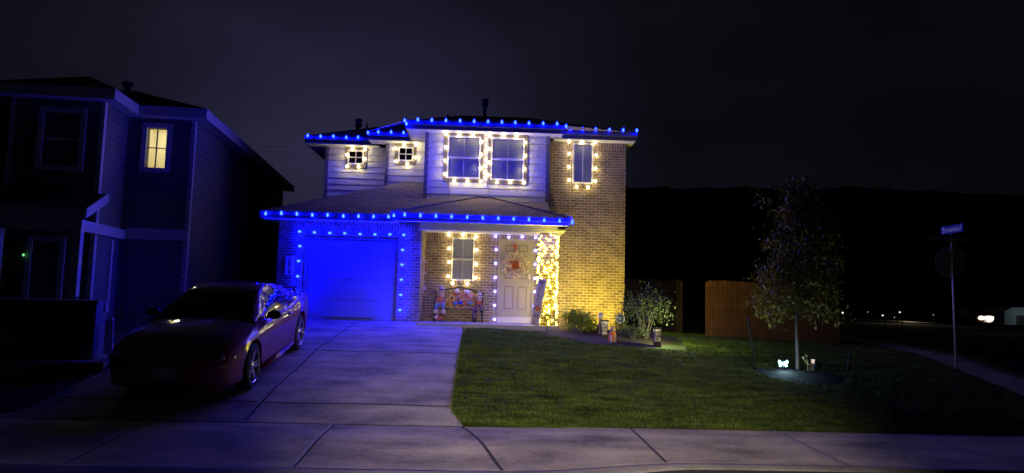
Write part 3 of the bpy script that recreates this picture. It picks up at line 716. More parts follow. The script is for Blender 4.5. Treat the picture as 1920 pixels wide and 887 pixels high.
string('long blue string lights on the highest eave above the twin bedroom windows', z1_([(1042,190),(1030,168),(1121,160),(1218,165),(1316,165)], eB-0.15)[0:4] + z2_([(12,150),(101,153),(192,155),(282,157),(372,160),(461,162),(550,165),(635,168),(723,172),(814,174),(903,176),(960,192)], eB-0.15), 'roof', UP, GR)
string('blue string lights on the eave over the brick bay, right end of roof', z2_([(988,208),(1065,210),(1150,212),(1238,215),(1326,217),(1413,219)], eD-0.15), 'roof', UP, GR)
string('blue string lights along the garage roof edge', z3_([(62,68),(162,66),(261,70),(360,77),(458,77),(559,84),(656,85),(752,87),(847,88)], yGe-0.15), 'eave', UP, GR)
string('blue string lights along the porch roof edge', z3_([(882,80),(951,75),(1051,79),(1151,83)], yPe-0.15) + z2_([(28,763),(128,767),(228,770),(328,774),(427,778),(527,781),(625,785),(723,789),(820,794),(919,797),(1000,805)], yPe-0.15), 'porch', UP, GR)
string('blue string lights framing the garage door', z3_([(262,565),(268,471),(274,373),(282,278),(280,185),(375,190),(474,194),(569,196),(667,201),(763,203),(858,203),(947,206),(939,302),(935,397),(931,493),(927,590),(922,687)], yG-0.10), 'blue', lambda p: (1, -0.5, 0), None)
GW = 'warm string lights framing the windows'
string('warm string lights framing the leftmost small square window', z1_([(668,362),(755,367),(752,434),(709,490),(630,486),(628,405)], yL1-0.15), 'warm', OUT, GW, close=True)
string('warm string lights framing the small square window next to the bedroom bay', z1_([(1025,335),(1107,337),(1105,425),(1047,470),(970,452),(968,362)], yL2-0.15), 'warm', OUT, GW, close=True)
string('warm string lights framing the left of the twin bedroom windows', z2_([(192,243),(277,247),(363,247),(420,290),(417,374),(417,460),(414,546),(330,545),(245,542),(184,498),(186,412),(189,326)], yB-0.16), 'warm', OUT, GW, close=True)
string('warm string lights framing the right of the twin bedroom windows', z2_([(474,253),(559,251),(645,255),(699,296),(697,382),(695,467),(691,554),(604,552),(518,552),(461,505),(467,424),(467,337)], yB-0.16), 'warm', OUT, GW, close=True)
string('warm string lights framing the tall narrow window in the brick bay', z2_([(981,291),(1063,291),(1146,297),(1152,377),(1149,462),(1147,545),(1101,582),(1028,580),(978,538),(979,453),(980,368)], yD-0.11), 'warm', OUT, GW, close=True)
string('warm string lights framing the porch window above the bench', z4_([(251,122),(357,122),(455,137),(459,237),(456,342),(452,445),(385,493),(277,489),(244,434),(248,328),(250,226)], yD-0.11), 'warm', OUT, GW, close=True)
string('small pale violet string lights framing the beige front door', z4_([(594,762),(594,656),(597,550),(599,443),(601,338),(606,234),(603,133),(702,139),(804,137),(905,143),(903,240),(902,345),(899,450),(898,553),(893,660)], yD-0.06), 'violet', OUT, None, wire='wirew')
# leads dropping from the twin windows to the roof
for lab, (a, b, c, d) in (('thin dark cord hanging below the left twin bedroom window', (209,545,205,665)), ('thin dark cord hanging below the right twin bedroom window', (452,560,460,632))):
    p, q = z2_([(a,b),(c,d)], yB-0.05); tag(MB().tube([p, p.lerp(q, .5) + Vector((0.03, 0, 0)), q], 0.006, 4).build('light_cord', M['wire']), lab, 'cord')
# pillar wrap
wrap = thing('pillar_lights', 'dense warm white string lights wrapped around the porch pillar', 'string light', ((px0+px1)/2, 18.62, 0))
pw = px1 - px0; wt = MB(); turns = 15; path = []
for i in range(turns*4 + 1):
    k = i % 4; z = 0.02 + (bz-0.06) * i / (turns*4); o = 0.015
    c = ((px0-o, 18.62-o), (px1+o, 18.62-o), (px1+o, 18.62+pw+o), (px0-o, 18.62+pw+o))[k]; path.append((c[0], c[1], z))
wt.tube(path, 0.006, 4).build('wire', M['wire'], wrap)
rest = MB(); cnt = 0; sites = []
for i in range(215):
    z = 0.03 + (bz-0.08) * ((i + random.random()) / 215); s = random.random()
    if s < 0.62: p = Vector((px0 - 0.03 + (pw+0.06)*random.random(), 18.62-0.035-0.03*random.random(), z)); d = Vector((random.uniform(-.5,.5), -1, random.uniform(-.6,.6)))
    elif s < 0.84: p = Vector((px0-0.035, 18.62+pw*random.random(), z)); d = Vector((-1, random.uniform(-.6,.3), random.uniform(-.5,.5)))
    else: p = Vector((px1+0.035, 18.62+pw*random.random(), z)); d = Vector((1, random.uniform(-.6,.3), random.uniform(-.5,.5)))
    sites.append((p, d.normalized(), s))
sites.sort(key=lambda t: t[2])
for i, (p, d, s) in enumerate(sites):
    if i < 100:
        b = bpy.data.objects.new('bulb', BM['pillar']); COL.objects.link(b); b.parent = wrap
        b.rotation_euler = d.to_track_quat('Z', 'Y').to_euler(); b.location = p - wrap.location - d*0.03
    else:
        rest.lathe([(0.009, -0.023), (0.018, -0.014), (0.019, -0.005), (0.015, 0.009), (0.008, 0.018), (0, 0.023)], 8, Matrix.Translation(p) @ d.to_track_quat('Z', 'Y').to_matrix().to_4x4())
ro = rest.build('bulb_mass', M['pillar_bulb'], wrap, smooth=True); ro['kind'] = 'stuff'

# ------------------------------------------------------------------ porch decorations
def leafpile(name, c, r, n, size, m, parent, flat=0.6, world=False):
    c = np.array(c); V = []; F = []
    for i in range(n):
        d = rng.normal(size=3); d /= np.linalg.norm(d); p = c + d * np.array(r) * rng.random() ** 0.4
        a = rng.normal(size=3); a /= np.linalg.norm(a); b = np.cross(a, rng.normal(size=3)); b /= np.linalg.norm(b); s = size * (0.6 + 0.8*rng.random())
        k = len(V); V += [p - a*s, p + b*s*flat*0.6, p + a*s, p - b*s*flat*0.6]; F.append((k, k+1, k+2, k+3))
    return np_mesh(name, V, F, m, parent)
def fm(name, c, r=0.8, v=0.2): 
    c = tuple(min(0.85, k*1.25) for k in c); M[name] = mat(name, c, r, var=v, scale=30); return M[name]
fm('orange', (0.62,0.19,0.04)); fm('cream', (0.70,0.60,0.45)); fm('teal', (0.16,0.26,0.24)); fm('navy', (0.05,0.08,0.30)); fm('yellow', (0.75,0.48,0.04)); fm('brownc', (0.08,0.04,0.02))
fm('rust', (0.42,0.11,0.05)); fm('denim', (0.15,0.27,0.45)); fm('skin_cloth', (0.62,0.45,0.30)); fm('straw', (0.62,0.47,0.22)); fm('plaid', (0.45,0.22,0.16)); fm('greyhat', (0.30,0.26,0.24)); fm('pinkc', (0.70,0.35,0.30)); fm('purplec', (0.16,0.08,0.10)); fm('stemg', (0.10,0.12,0.04)); fm('tan', (0.50,0.36,0.18))
M['autumn'] = leaf_mat('autumn_leaves', (0.78,0.18,0.02), (0.90,0.66,0.28), 0.8)
M['ribbon'] = leaf_mat('pale_ribbon', (0.72,0.55,0.50), (0.80,0.74,0.66), 0.8)
M['redribbon'] = leaf_mat('russet_ribbon', (0.40,0.06,0.06), (0.78,0.26,0.14), 0.8)
bxa, bxb = X(816, 20.05, 560), X(905, 20.05, 560); bL = bxb - bxa
bench = thing('bench', 'black iron garden bench under the porch window heaped with autumn decorations', 'bench', ((bxa+bxb)/2, 20.1, 0))
hb = bL/2; Q = lambda x, y, z: (x, y, z)
for sx in (-1, 1):
    MB().tube([(sx*hb, -0.24, 0), (sx*hb, -0.22, 0.40), (sx*hb, -0.20, 0.60)], 0.02).build('leg', M['iron'], bench, world=False)
    MB().tube([(sx*hb, 0.24, 0), (sx*hb, 0.20, 0.42), (sx*hb, 0.27, 0.84)], 0.02).build('leg', M['iron'], bench, world=False)
    MB().tube([(sx*hb, -0.22, 0.60), (sx*hb, 0.0, 0.63), (sx*hb, 0.24, 0.62)], 0.022).build('armrest', M['iron'], bench, world=False)
sm_ = MB()
for i in range(7): sm_.box(-hb, hb, -0.24+i*0.065, -0.19+i*0.065, 0.395, 0.415)
sm_.build('seat', M['tan'], bench, world=False)
bk = MB()
top = [(-hb, 0.27, 0.83), (-hb*0.75, 0.27, 0.84), (-hb*0.5, 0.27, 0.92), (0, 0.27, 0.98), (hb*0.5, 0.27, 0.92), (hb*0.75, 0.27, 0.84), (hb, 0.27, 0.83)]
bk.tube(top, 0.024); bk.tube([(-hb, 0.25, 0.52), (hb, 0.25, 0.52)], 0.015)
for i in range(13):
    x = -hb + bL*(i+0.5)/13; bk.tube([(x, 0.25, 0.52), (x, 0.27, 0.84 + 0.12*max(0, 1-abs(x/hb/0.75)))], 0.009, 5)
bk.build('backrest', M['iron'], bench, world=False)
S0 = 0.416
def bpt(px, py, y=19.95): p = at(px, py, y); return p
def pumpkin(label, px, py, r, m, y=19.98, squash=0.75, stem='tan'):
    p = bpt(px, py, y); t = thing('pumpkin', label, 'pumpkin', (p.x, p.y, p.z - r*squash))
    MB().ball((0, 0, r*squash), r, r, r*squash, 24, 10, rib=16).build('shell', m, t, smooth=True, world=False)
    MB().tube([(0,0,r*squash*1.85), (0.01,0,r*squash*2.1), (0.03,0,r*squash*2.3)], r*0.14, 6, r*0.09).build('stem', M[stem], t, world=False); return t
pumpkin('teal green ribbed pumpkin left of the blue one on the bench seat', 853.5, 569, 0.085, M['teal'], 19.92)
pumpkin('deep blue pumpkin in the middle of the bench seat', 863.5, 567.5, 0.075, M['navy'], 19.90)
pumpkin('grey green striped pumpkin at the right of the bench seat', 882, 569, 0.095, M['teal'], 19.92, 0.7)
pumpkin('cream pumpkin at the top left of the flower heap', 857, 546, 0.085, M['cream'], 20.12)
pumpkin('wide cream pumpkin at the top right of the flower heap', 876, 548, 0.11, M['cream'], 20.12, 0.6)
def sunflower(label, px, py, r, y=19.90):
    p = bpt(px, py, y); t = thing('sunflower', label, 'sunflower', p, (R(random.uniform(-20, 10)), 0, R(random.uniform(-20, 20))), group='sunflowers on the bench')
    mb = MB()
    for ringi, (n, rr, dy) in enumerate(((13, 1.0, 0.0), (11, 0.8, -0.012))):
        for i in range(n):
            a = 2*math.pi*(i + 0.5*ringi)/n; d = Vector((math.cos(a), 0, math.sin(a))); s = Vector((-math.sin(a), 0, math.cos(a)))
            mb.quad(d*r*0.3 + Vector((0, dy, 0)), d*r*rr*0.65 + s*r*0.17 + Vector((0, dy-0.01, 0)), d*r*rr + Vector((0, dy+0.01, 0)), d*r*rr*0.65 - s*r*0.17 + Vector((0, dy-0.01, 0)))
    mb.build('petals', M['yellow'], t, world=False)
    MB().ball((0, -0.02, 0), r*0.36, r*0.16, r*0.36, 12, 6).build('flower_head', M['brownc'], t, smooth=True, world=False)
sunflower('largest yellow sunflower, upper one beside the scarecrow', 847, 559, 0.115)
sunflower('yellow orange sunflower low at the left edge of the seat', 840, 570, 0.095, 19.80)
sunflower('small sunflower hanging over the seat edge lowest of three', 845, 575, 0.06, 19.80)
lf = thing('flower_heap', 'heap of orange and pink silk leaves and flowers on the bench', 'flowers', (bench.location.x+0.08, 20.1, S0))
leafpile('silk_leaves', (0.05, 0, 0.20), (0.48, 0.14, 0.23), 700, 0.068, M['autumn'], lf)
leafpile('pale_petals', (0.05, -0.08, 0.24), (0.42, 0.08, 0.15), 130, 0.04, M['ribbon'], lf)
# scarecrow dolls
def scarecrow(label, px, py, s, hat, shirt, trouser, foot):
    p = bpt(px, py, 19.98); t = thing('scarecrow_doll', label, 'scarecrow doll', (p.x, 20.0, S0))
    k = s
    MB().lathe([(0.07*k, 0), (0.115*k, 0.05*k), (0.10*k, 0.18*k), (0.05*k, 0.27*k)], 12).build('shirt', shirt, t, smooth=True, world=False)
    hd = MB().ball((0, -0.03*k, 0.36*k), 0.105*k, 0.095*k, 0.115*k, 16, 12).build('head', M['skin_cloth'], t, smooth=True, world=False)
    fc = MB()
    for sx in (-1, 1): fc.ball((sx*0.035*k, -0.122*k, 0.385*k), 0.012*k, 0.006*k, 0.014*k, 8, 6)
    fc.tube([(-0.045*k, -0.118*k, 0.335*k), (0, -0.128*k, 0.318*k), (0.045*k, -0.118*k, 0.335*k)], 0.006*k, 5)
    fc.build('face', M['brownc'], hd, world=False)
    MB().prism([(-0.013*k, -0.122*k, 0.352*k), (0.013*k, -0.122*k, 0.352*k), (0, -0.126*k, 0.375*k)], (0, -0.012*k, 0)).build('nose', M['orange'], hd, world=False)
    hr = leafpile('hair', (0, 0.0, 0.35*k), (0.125*k, 0.07*k, 0.11*k), 130, 0.06*k, M['straw'], t, 0.25)
    ht = MB().lathe([(0.19*k, 0.425*k), (0.18*k, 0.445*k), (0.115*k, 0.45*k), (0.10*k, 0.54*k), (0.05*k, 0.575*k), (0, 0.58*k)], 16).build('hat', hat, t, smooth=True, world=False)
    bd = MB().lathe([(0.118*k, 0.452*k), (0.121*k, 0.452*k), (0.115*k, 0.485*k), (0.11*k, 0.485*k)], 16).build('hat_band', M['brownc'], ht, world=False)
    MB().ball((-0.09*k, -0.11*k, 0.475*k), 0.045*k, 0.02*k, 0.045*k, 8, 6).build('hat_flower', M['yellow'], ht, world=False)
    MB().prism([(-0.09*k, -0.115*k, 0.26*k), (0.09*k, -0.115*k, 0.26*k), (0.05*k, -0.13*k, 0.16*k), (-0.05*k, -0.13*k, 0.16*k)], (0, 0.02*k, 0)).build('scarf', M['orange'], t, world=False)
    for sx in (-1, 1):
        ar = MB().tube([(sx*0.09*k, 0, 0.23*k), (sx*0.15*k, -0.05*k, 0.14*k), (sx*0.09*k, -0.14*k, 0.08*k)], 0.04*k, 8, 0.032*k).build('arm', shirt, t, smooth=True, world=False)
        MB().ball((sx*0.07*k, -0.16*k, 0.075*k), 0.033*k, seg=10, rings=8).build('hand', M['cream'], ar, smooth=True, world=False)
        lg = MB().tube([(sx*0.05*k, 0.0, 0.045*k), (sx*0.08*k, -0.20*k, 0.05*k), (sx*0.09*k, -0.26*k, 0.02*k), (sx*0.10*k, -0.27*k, -0.10*k)], 0.055*k, 8, 0.045*k).build('leg', trouser, t, smooth=True, world=False)
        MB().ball((sx*0.11*k, -0.31*k, -0.14*k), 0.075*k, 0.10*k, 0.065*k, 12, 8).build('shoe', foot, lg, smooth=True, world=False)
    return t
scarecrow('large seated scarecrow doll with grey hat at left end of the bench', 826, 560, 1.0, M['greyhat'], M['plaid'], M['denim'], M['straw'])
sc2 = scarecrow('smaller scarecrow doll at right end of bench with long dangling legs', 899, 560, 0.72, M['cream'], M['rust'], M['purplec'], M['black'])
dl = MB()
for sx in (-0.05, 0.03): dl.tube([(-0.09+sx, -0.24, 0.0), (-0.10+sx, -0.27, -0.12), (-0.11+sx, -0.27, -0.34)], 0.028, 8, 0.022)
dl.build('trouser_leg', M['purplec'], sc2, smooth=True, world=False)
p = bpt(890, 598, 19.86); bo = thing('boot_ornament', 'small dark boot standing on the porch floor below the right doll', 'boot', (p.x, 19.86, 0.006))
MB().lathe([(0.045, 0), (0.05, 0.05), (0.04, 0.10), (0.045, 0.14)], 12).ball((0, -0.05, 0.03), 0.038, 0.07, 0.03, 12, 8).build('boot_body', M['black'], bo, smooth=True, world=False)
MB().lathe([(0.046, 0.14), (0.052, 0.145), (0.052, 0.165), (0.04, 0.168)], 12).build('cuff', M['white'], bo, smooth=True, world=False)
p = bpt(822, 595, 19.75); fo = thing('ball_ornament', 'russet ball ornament with white end on dark wire feet below the bench', 'ornament', (p.x, 19.75, 0.006))
Mx = Matrix.Rotation(R(-15), 4, 'Y')
MB().ball((0.02, 0, 0.095), 0.115, 0.075, 0.075, 18, 12, M=Mx).build('ball', M['rust'], fo, smooth=True, world=False)
MB().ball((-0.055, -0.01, 0.115), 0.062, 0.062, 0.06, 14, 10).build('white_end', M['cream'], fo, smooth=True, world=False)
ft = MB()
for a, b in ((-0.1, -0.05), (0.1, -0.05), (-0.07, 0.06), (0.09, 0.06)): ft.tube([(a*0.5, b*0.5, 0.06), (a, b, 0.03), (a*1.5, b*1.2, 0.004)], 0.008, 5)
ft.build('wire_feet', M['black'], fo, world=False)
# hanging garland on the porch side wall
p = at(804, 520, 19.9); gl = thing('hanging_garland', 'thin dangling garland of ribbon bits on the left porch wall', 'garland', (gx1+0.06, 19.75, 0))
gm = MB(); gm.tube([(0,0,2.0),(0.01,0,1.4),(0,0,0.3)], 0.004, 4); gm.build('cord', M['wire'], gl, world=False)
for z in (1.85, 1.66, 1.5, 1.33, 1.1, 0.92, 0.7, 0.5): 
    leafpile('ribbon_tuft', (0.01, 0, z), (0.03, 0.02, 0.05), 9, 0.04, M['ribbon'] if random.random() > .5 else M['redribbon'], gl)
# wreath
wc = at(965.5, 497, yD-0.09); wr = thing('wreath', 'round ribbon wreath of white, pink and orange hanging on the beige front door', 'wreath', wc)
def rufflering(name, r0, r1, n, size, m, dy=0.0):
    V = []; F = []
    for i in range(n):
        a = rng.random()*6.283; rr = r0 + (r1-r0)*rng.random(); c = np.array([rr*math.cos(a), dy + rng.normal()*0.02, rr*math.sin(a)])
        a_ = rng.normal(size=3); a_[1] *= 0.5; a_ /= np.linalg.norm(a_); b_ = np.cross(a_, rng.normal(size=3)); b_ /= np.linalg.norm(b_); s = size*(0.6+0.8*rng.random())
        k = len(V); V += [c - a_*s - b_*s*.6, c - a_*s*0.2 + np.array([0,-s*.6,0]), c + a_*s - b_*s*.6, c + a_*s + b_*s*.6, c + np.array([0,-s*.8,0]), c - a_*s + b_*s*.6]
        F += [(k, k+1, k+4, k+5), (k+1, k+2, k+3, k+4)]
    return np_mesh(name, V, F, m, wr)
MB().tube([(0.22*math.cos(a), 0.03, 0.22*math.sin(a)) for a in np.linspace(0, 6.283, 30)], 0.04, 8).build('ring', M['brownc'], wr, world=False)
rufflering('pale_ruffle', 0.16, 0.35, 320, 0.058, M['ribbon'], -0.01)
rufflering('brown_ruffle', 0.12, 0.34, 55, 0.036, M['redribbon'], -0.02)
rufflering('flower_centre', 0.02, 0.13, 75, 0.045, M['redribbon'], -0.04)
MB().tube([(0, 0.03, 0.25), (0.0, 0.035, 0.68)], 0.012, 5).build('hanger', M['rust'], wr, world=False)
bw_ = leafpile('bow', (0, -0.01, 0.52), (0.05, 0.03, 0.06), 26, 0.045, M['redribbon'], wr)
# WELCOME board leaning on the pillar
wb0 = at(1001.5, 609, 18.6); wbt = at(1016, 522, 18.6)
M['weather'] = mat('grey_board', (0.62,0.52,0.33), 0.8, var=0.15, scale=6)
lean = math.atan2(wbt.x - wb0.x, wbt.z - wb0.z)
ws = thing('welcome_sign', 'tall grey leaner board reading WELCOME with an orange pumpkin for the O', 'welcome sign', (wb0.x, 18.45, 0.004), (R(-5), lean, R(-8)))
wh = (wbt - wb0).length; ww = 0.225
MB().box(-ww/2, ww/2, -0.012, 0.012, 0, wh).build('board', M['weather'], ws, world=False, bevel=0.003)
def glyph(ch, cx, cz, h, w):
    """serif capital built of strokes"""
    mb = MB(); y0, y1 = -0.019, -0.0125; th = h*0.17; tn = h*0.09; sf = h*0.07
    def bar(x0, z0, x1, z1, t):
        a = Vector((x0, 0, z0)); b = Vector((x1, 0, z1)); d = (b-a).normalized(); n = Vector((-d.z, 0, d.x))*t/2
        mb.prism([(cx+(a+n).x, y0, cz+(a+n).z), (cx+(b+n).x, y0, cz+(b+n).z), (cx+(b-n).x, y0, cz+(b-n).z), (cx+(a-n).x, y0, cz+(a-n).z)], (0, y1-y0, 0))
    hw, hh = w/2, h/2
    if ch == 'W':
        bar(-hw*.8, hh, -hw*.35, -hh, th); bar(-hw*.35, -hh, 0, hh*.6, tn); bar(0, hh*.6, hw*.35, -hh, th); bar(hw*.35, -hh, hw*.8, hh, tn)
        bar(-hw*1.1, hh, -hw*.45, hh, sf); bar(hw*.5, hh, hw*1.1, hh, sf)
    if ch in 'EL':
        bar(-hw*.5, -hh, -hw*.5, hh, th); bar(-hw*.9, -hh, hw*.8, -hh, sf*1.2); bar(hw*.75, -hh, hw*.8, -hh*.5, tn)
        bar(-hw*.9, hh, (hw*.7 if ch == 'E' else -hw*.1), hh, sf*1.2)
        if ch == 'E': bar(-hw*.5, 0, hw*.4, 0, sf*1.2); bar(hw*.7, hh, hw*.7, hh*.55, tn); bar(hw*.4, hh*.18, hw*.4, -hh*.18, tn)
    if ch == 'C':
        pts = [(hw*.8*math.cos(a), hh*math.sin(a)) for a in np.linspace(R(40), R(320), 14)]
        for i, (p, q) in enumerate(zip(pts, pts[1:])): bar(p[0], p[1], q[0], q[1], tn + (th-tn)*math.sin(math.pi*i/12))
        bar(hw*.65, hh*.95, hw*.65, hh*.4, tn)
    if ch == 'M':
        bar(-hw*.75, -hh, -hw*.75, hh, tn); bar(-hw*.75, hh, 0, -hh*.6, th); bar(0, -hh*.6, hw*.75, hh, tn); bar(hw*.75, -hh, hw*.75, hh, th)
        for s in (-1, 1): bar(s*hw*.75-hw*.3, -hh, s*hw*.75+hw*.3, -hh, sf); bar(s*hw*.8-hw*.2, hh, s*hw*.8+hw*.2, hh, sf)
    return mb
M['maroon'] = mat('maroon_lettering', (0.07,0.02,0.025), 0.7)
for ch, f in zip('WELCME', (0.925, 0.795, 0.665, 0.54, 0.205, 0.07)):
    glyph(ch, 0, wh*f, 0.105, 0.115).build('letter', M['maroon'], ws, world=False)
MB().ball((0, -0.02, wh*0.365), 0.085, 0.02, 0.07, 20, 10, rib=10).build('pumpkin_emblem', M['orange'], ws, smooth=True, world=False)
MB().tube([(0, -0.02, wh*0.365+0.06), (0.02, -0.02, wh*0.365+0.11)], 0.012, 6).build('pumpkin_stem', M['stemg'], ws, world=False)

# ------------------------------------------------------------------ planting bed
M['leaf_bright'] = leaf_mat('bright_leaves', (0.09,0.14,0.015), (0.24,0.30,0.04), 0.45)
M['leaf_dark'] = leaf_mat('dark_leaves', (0.045,0.065,0.025), (0.115,0.135,0.06), 0.45)
M['leaf_tree'] = leaf_mat('oak_leaves', (0.17,0.15,0.03), (0.45,0.40,0.10), 0.5)
M['bark'] = mat('bark', (0.16,0.135,0.11), 0.9, var=0.35, scale=25, bump=0.6)
M['stake'] = mat('dark_stake', (0.03,0.03,0.028), 0.7)
def leaf_geo(P, size, up=0.3, fold=True, aspect=0.38):
    """elongated leaves at the points P, each a folded pair of faces (one island per leaf)"""
    P = np.asarray(P); n = len(P)
    a = rng.normal(size=(n, 3)); a[:, 2] += -up; a /= np.linalg.norm(a, axis=1)[:, None]
    b = np.cross(a, rng.normal(size=(n, 3))); b /= np.linalg.norm(b, axis=1)[:, None]; c = np.cross(a, b)
    s = (size * (0.6 + 0.8*rng.random(n)))[:, None]
    V = np.stack([P, P + a*s*0.5 + b*s*aspect*0.6 + c*s*0.12, P + a*s, P + a*s*0.5 - b*s*aspect*0.6 + c*s*0.12], 1)
    k = np.arange(n)*4
    F = np.concatenate([np.stack([k, k+1, k+2], 1), np.stack([k, k+2, k+3], 1)])
    return V.reshape(-1, 3), F
def shrub(label, loc, rx, rz, n, size, m, stems=7, hollow=0.45, low=0.0):
    t = thing('shrub', label, 'shrub', loc); tips = []
    st = MB()
    for i in range(stems):
        a = 6.283*i/stems + random.random()*0.6; e = random.uniform(0.5, 1.0)
        q = Vector((rx*e*math.cos(a)*0.8, rx*e*math.sin(a)*0.8, rz*(low + (1-low)*random.uniform(0.55, 0.95))))
        st.tube([(random.uniform(-.04,.04), random.uniform(-.04,.04), -0.03), q*0.45 + Vector((0,0,0.08*rz)), q], 0.014, 5, 0.004); tips.append(q)
    st.build('stem', M['bark'], t, world=False)
    P = []
    for c in range(int(stems*2.3)):
        a = random.random()*6.283; u_ = random.uniform(-0.75, 1); s = math.sqrt(max(0, 1-u_*u_)); rr = random.uniform(hollow, 1.0)
        ctr = np.array([rx*rr*s*math.cos(a), rx*rr*s*math.sin(a), rz*(low + (1-low)*(0.5 + 0.48*u_*rr))]); k = int(n/(stems*2.3))
        P.append(ctr + rng.normal(size=(k, 3)) * np.array([rx*0.22, rx*0.22, rz*0.13]))
    P = np.concatenate(P); P[:, 2] = np.maximum(P[:, 2], 0.02)
    V, F = leaf_geo(P, size); np_mesh('foliage', V, F, m, t)
    return t
def gpos(px, py, Y, dz=0.0): p = at(px, py, Y); return (p.x, Y, zg(p.x, Y) + dz)
shrub('bright green rounded shrub against the yellow lit brick wall', gpos(1084, 622, 18.0), 0.46, 0.62, 2600, 0.062, M['leaf_bright'], 12)
shrub('small leafy shrub in front of the security sign', gpos(1160, 618, 18.0), 0.24, 0.42, 420, 0.06, M['leaf_bright'], 6)
shrub('low spreading shrub at the foot of the largest bush', gpos(1186, 630, 17.3), 0.34, 0.36, 600, 0.06, M['leaf_dark'], 7)
shrub('largest bush at the right house corner with bare lower stems', gpos(1210, 635, 17.6), 0.62, 1.15, 1700, 0.075, M['leaf_dark'], 11, 0.35, 0.26)
t = thing('dry_plant', 'dry curling plant between the porch pillar and bright green shrub', 'plant', gpos(1052, 622, 18.2)); dmb = MB()
for i in range(16):
    a = random.random()*6.283; l = random.uniform(.15, .3); h_ = random.uniform(.15, .4)
    dmb.tube([(0.2*math.cos(a)*random.random(), 0.2*math.sin(a)*random.random(), 0), (l*math.cos(a)*.7, l*math.sin(a)*.7, h_), (l*math.cos(a)*1.1, l*math.sin(a)*1.1, h_*0.8), (l*math.cos(a)*1.15, l*math.sin(a), h_*0.55)], 0.008, 5, 0.003)
dmb.build('dry_stems', M['tan'], t, world=False)
# path lanterns
M['lanternglass'] = emit('lantern_glow', (1.0,0.85,0.5), 0.55)
def lantern(label, px, pyb, Y, h, glow=0):
    t = thing('path_light', label, 'path light', gpos(px, pyb, Y), group='square path lanterns in the bed'); w = 0.075
    MB().box(-w, w, -w, w, -0.05, h*0.24).build('base', M['black'], t, world=False)
    cage = MB(); 
    for i in range(46):
        z = h*0.26 + (h*0.6)*random.random(); f = random.choice((0, 1, 2, 3)); u0 = random.uniform(-w, w*0.6); l = random.uniform(.02, .05)
        if f == 0: cage.box(u0, u0+l, -w-0.004, -w+0.002, z, z+0.014)
        elif f == 1: cage.box(w-0.002, w+0.004, u0, u0+l, z, z+0.014)
        elif f == 2: cage.box(-w-0.004, -w+0.002, u0, u0+l, z, z+0.014)
        else: cage.box(u0, u0+l*.3, -w-0.004, -w+0.002, z, z+0.05)
    for a in (-w, w):
        for b in (-w, w): cage.box(a-0.006, a+0.006, b-0.006, b+0.006, h*0.24, h*0.92)
    cage.build('cutout_panel', M['black'], t, world=False)
    MB().box(-w+0.01, w-0.01, -w+0.01, w-0.01, h*0.245, h*0.90).build('diffuser', M['cream'], t, world=False)
    MB().box(-w+0.004, w-0.004, -w+0.0035, w-0.004, h*0.78, h*0.905).build('lamp', M['lanternglass'], t, world=False)
    MB().box(-w-0.015, w+0.015, -w-0.015, w+0.015, h*0.92, h).build('cap', M['black'], t, world=False)
    if glow:
        q = bpy.data.lights.new('lantern_lamp', 'POINT'); q.color = (0.95,1.0,0.45); q.energy = glow; q.shadow_soft_size = 0.06
        qo = bpy.data.objects.new('lantern_lamp', q); COL.objects.link(qo); qo.parent = t; qo.location = (0.30, 0.02, h+0.08)
lantern('square black cutout path lantern behind the orange animal figurine', 1133, 633, 17.3, 0.46)
lantern('square black cutout path lantern at the right end of the bed', 1232, 645, 16.6, 0.42, 60)
# figurine of a small sitting animal
fg = thing('animal_figurine', 'small orange sitting animal figurine at the front of the bed', 'figurine', gpos(1148, 641, 16.75))
MB().lathe([(0.09, 0), (0.11, 0.06), (0.10, 0.16), (0.065, 0.24), (0.05, 0.27)], 14).build('body', M['orange'], fg, smooth=True, world=False)
MB().ball((0, -0.03, 0.30), 0.07, 0.075, 0.065, 14, 10).ball((0, -0.10, 0.285), 0.032, 0.035, 0.026, 10, 8).build('head', M['tan'], fg, smooth=True, world=False)
for s in (-1, 1):
    MB().prism([(s*0.02, -0.01, 0.34), (s*0.065, -0.01, 0.33), (s*0.055, -0.01, 0.40)], (0, 0.02, 0)).build('ear', M['orange'], fg, world=False)
    MB().tube([(s*0.045, -0.075, 0.16), (s*0.045, -0.095, 0.02), (s*0.045, -0.13, 0.012)], 0.022, 8).build('front_leg', M['cream'], fg, smooth=True, world=False)
# white topped garden post figure
gn = thing('garden_statue', 'slender pale garden statue with round white head beside path lantern', 'statue', gpos(1126, 626, 17.75))
MB().lathe([(0.07, 0), (0.08, 0.04), (0.05, 0.10), (0.055, 0.25), (0.035, 0.36), (0.06, 0.40), (0.03, 0.43)], 12).build('body', M['tan'], gn, smooth=True, world=False)
MB().ball((0, 0, 0.49), 0.065, 0.06, 0.06, 12, 9).build('head', M['white'], gn, smooth=True, world=False)
MB().lathe([(0.10, 0.53), (0.06, 0.545), (0.045, 0.58), (0, 0.60)], 12).build('hat', M['greyhat'], gn, smooth=True, world=False)
# dark ornament at pillar foot
do = thing('plant_stake', 'dark scroll metal garden stake at the foot of the lit pillar', 'garden stake', gpos(1026, 622, 18.12))
MB().tube([(0,0,-0.05),(0,0,0.42)], 0.012, 6).tube([(0.07*math.cos(a), 0, 0.34+0.07*math.sin(a)) for a in np.linspace(0, 5.2, 14)], 0.012, 5).tube([(-0.05+0.05*math.cos(a), 0, 0.2+0.05*math.sin(a)) for a in np.linspace(0, 5.2, 12)], 0.010, 5).build('scroll', M['iron'], do, world=False)
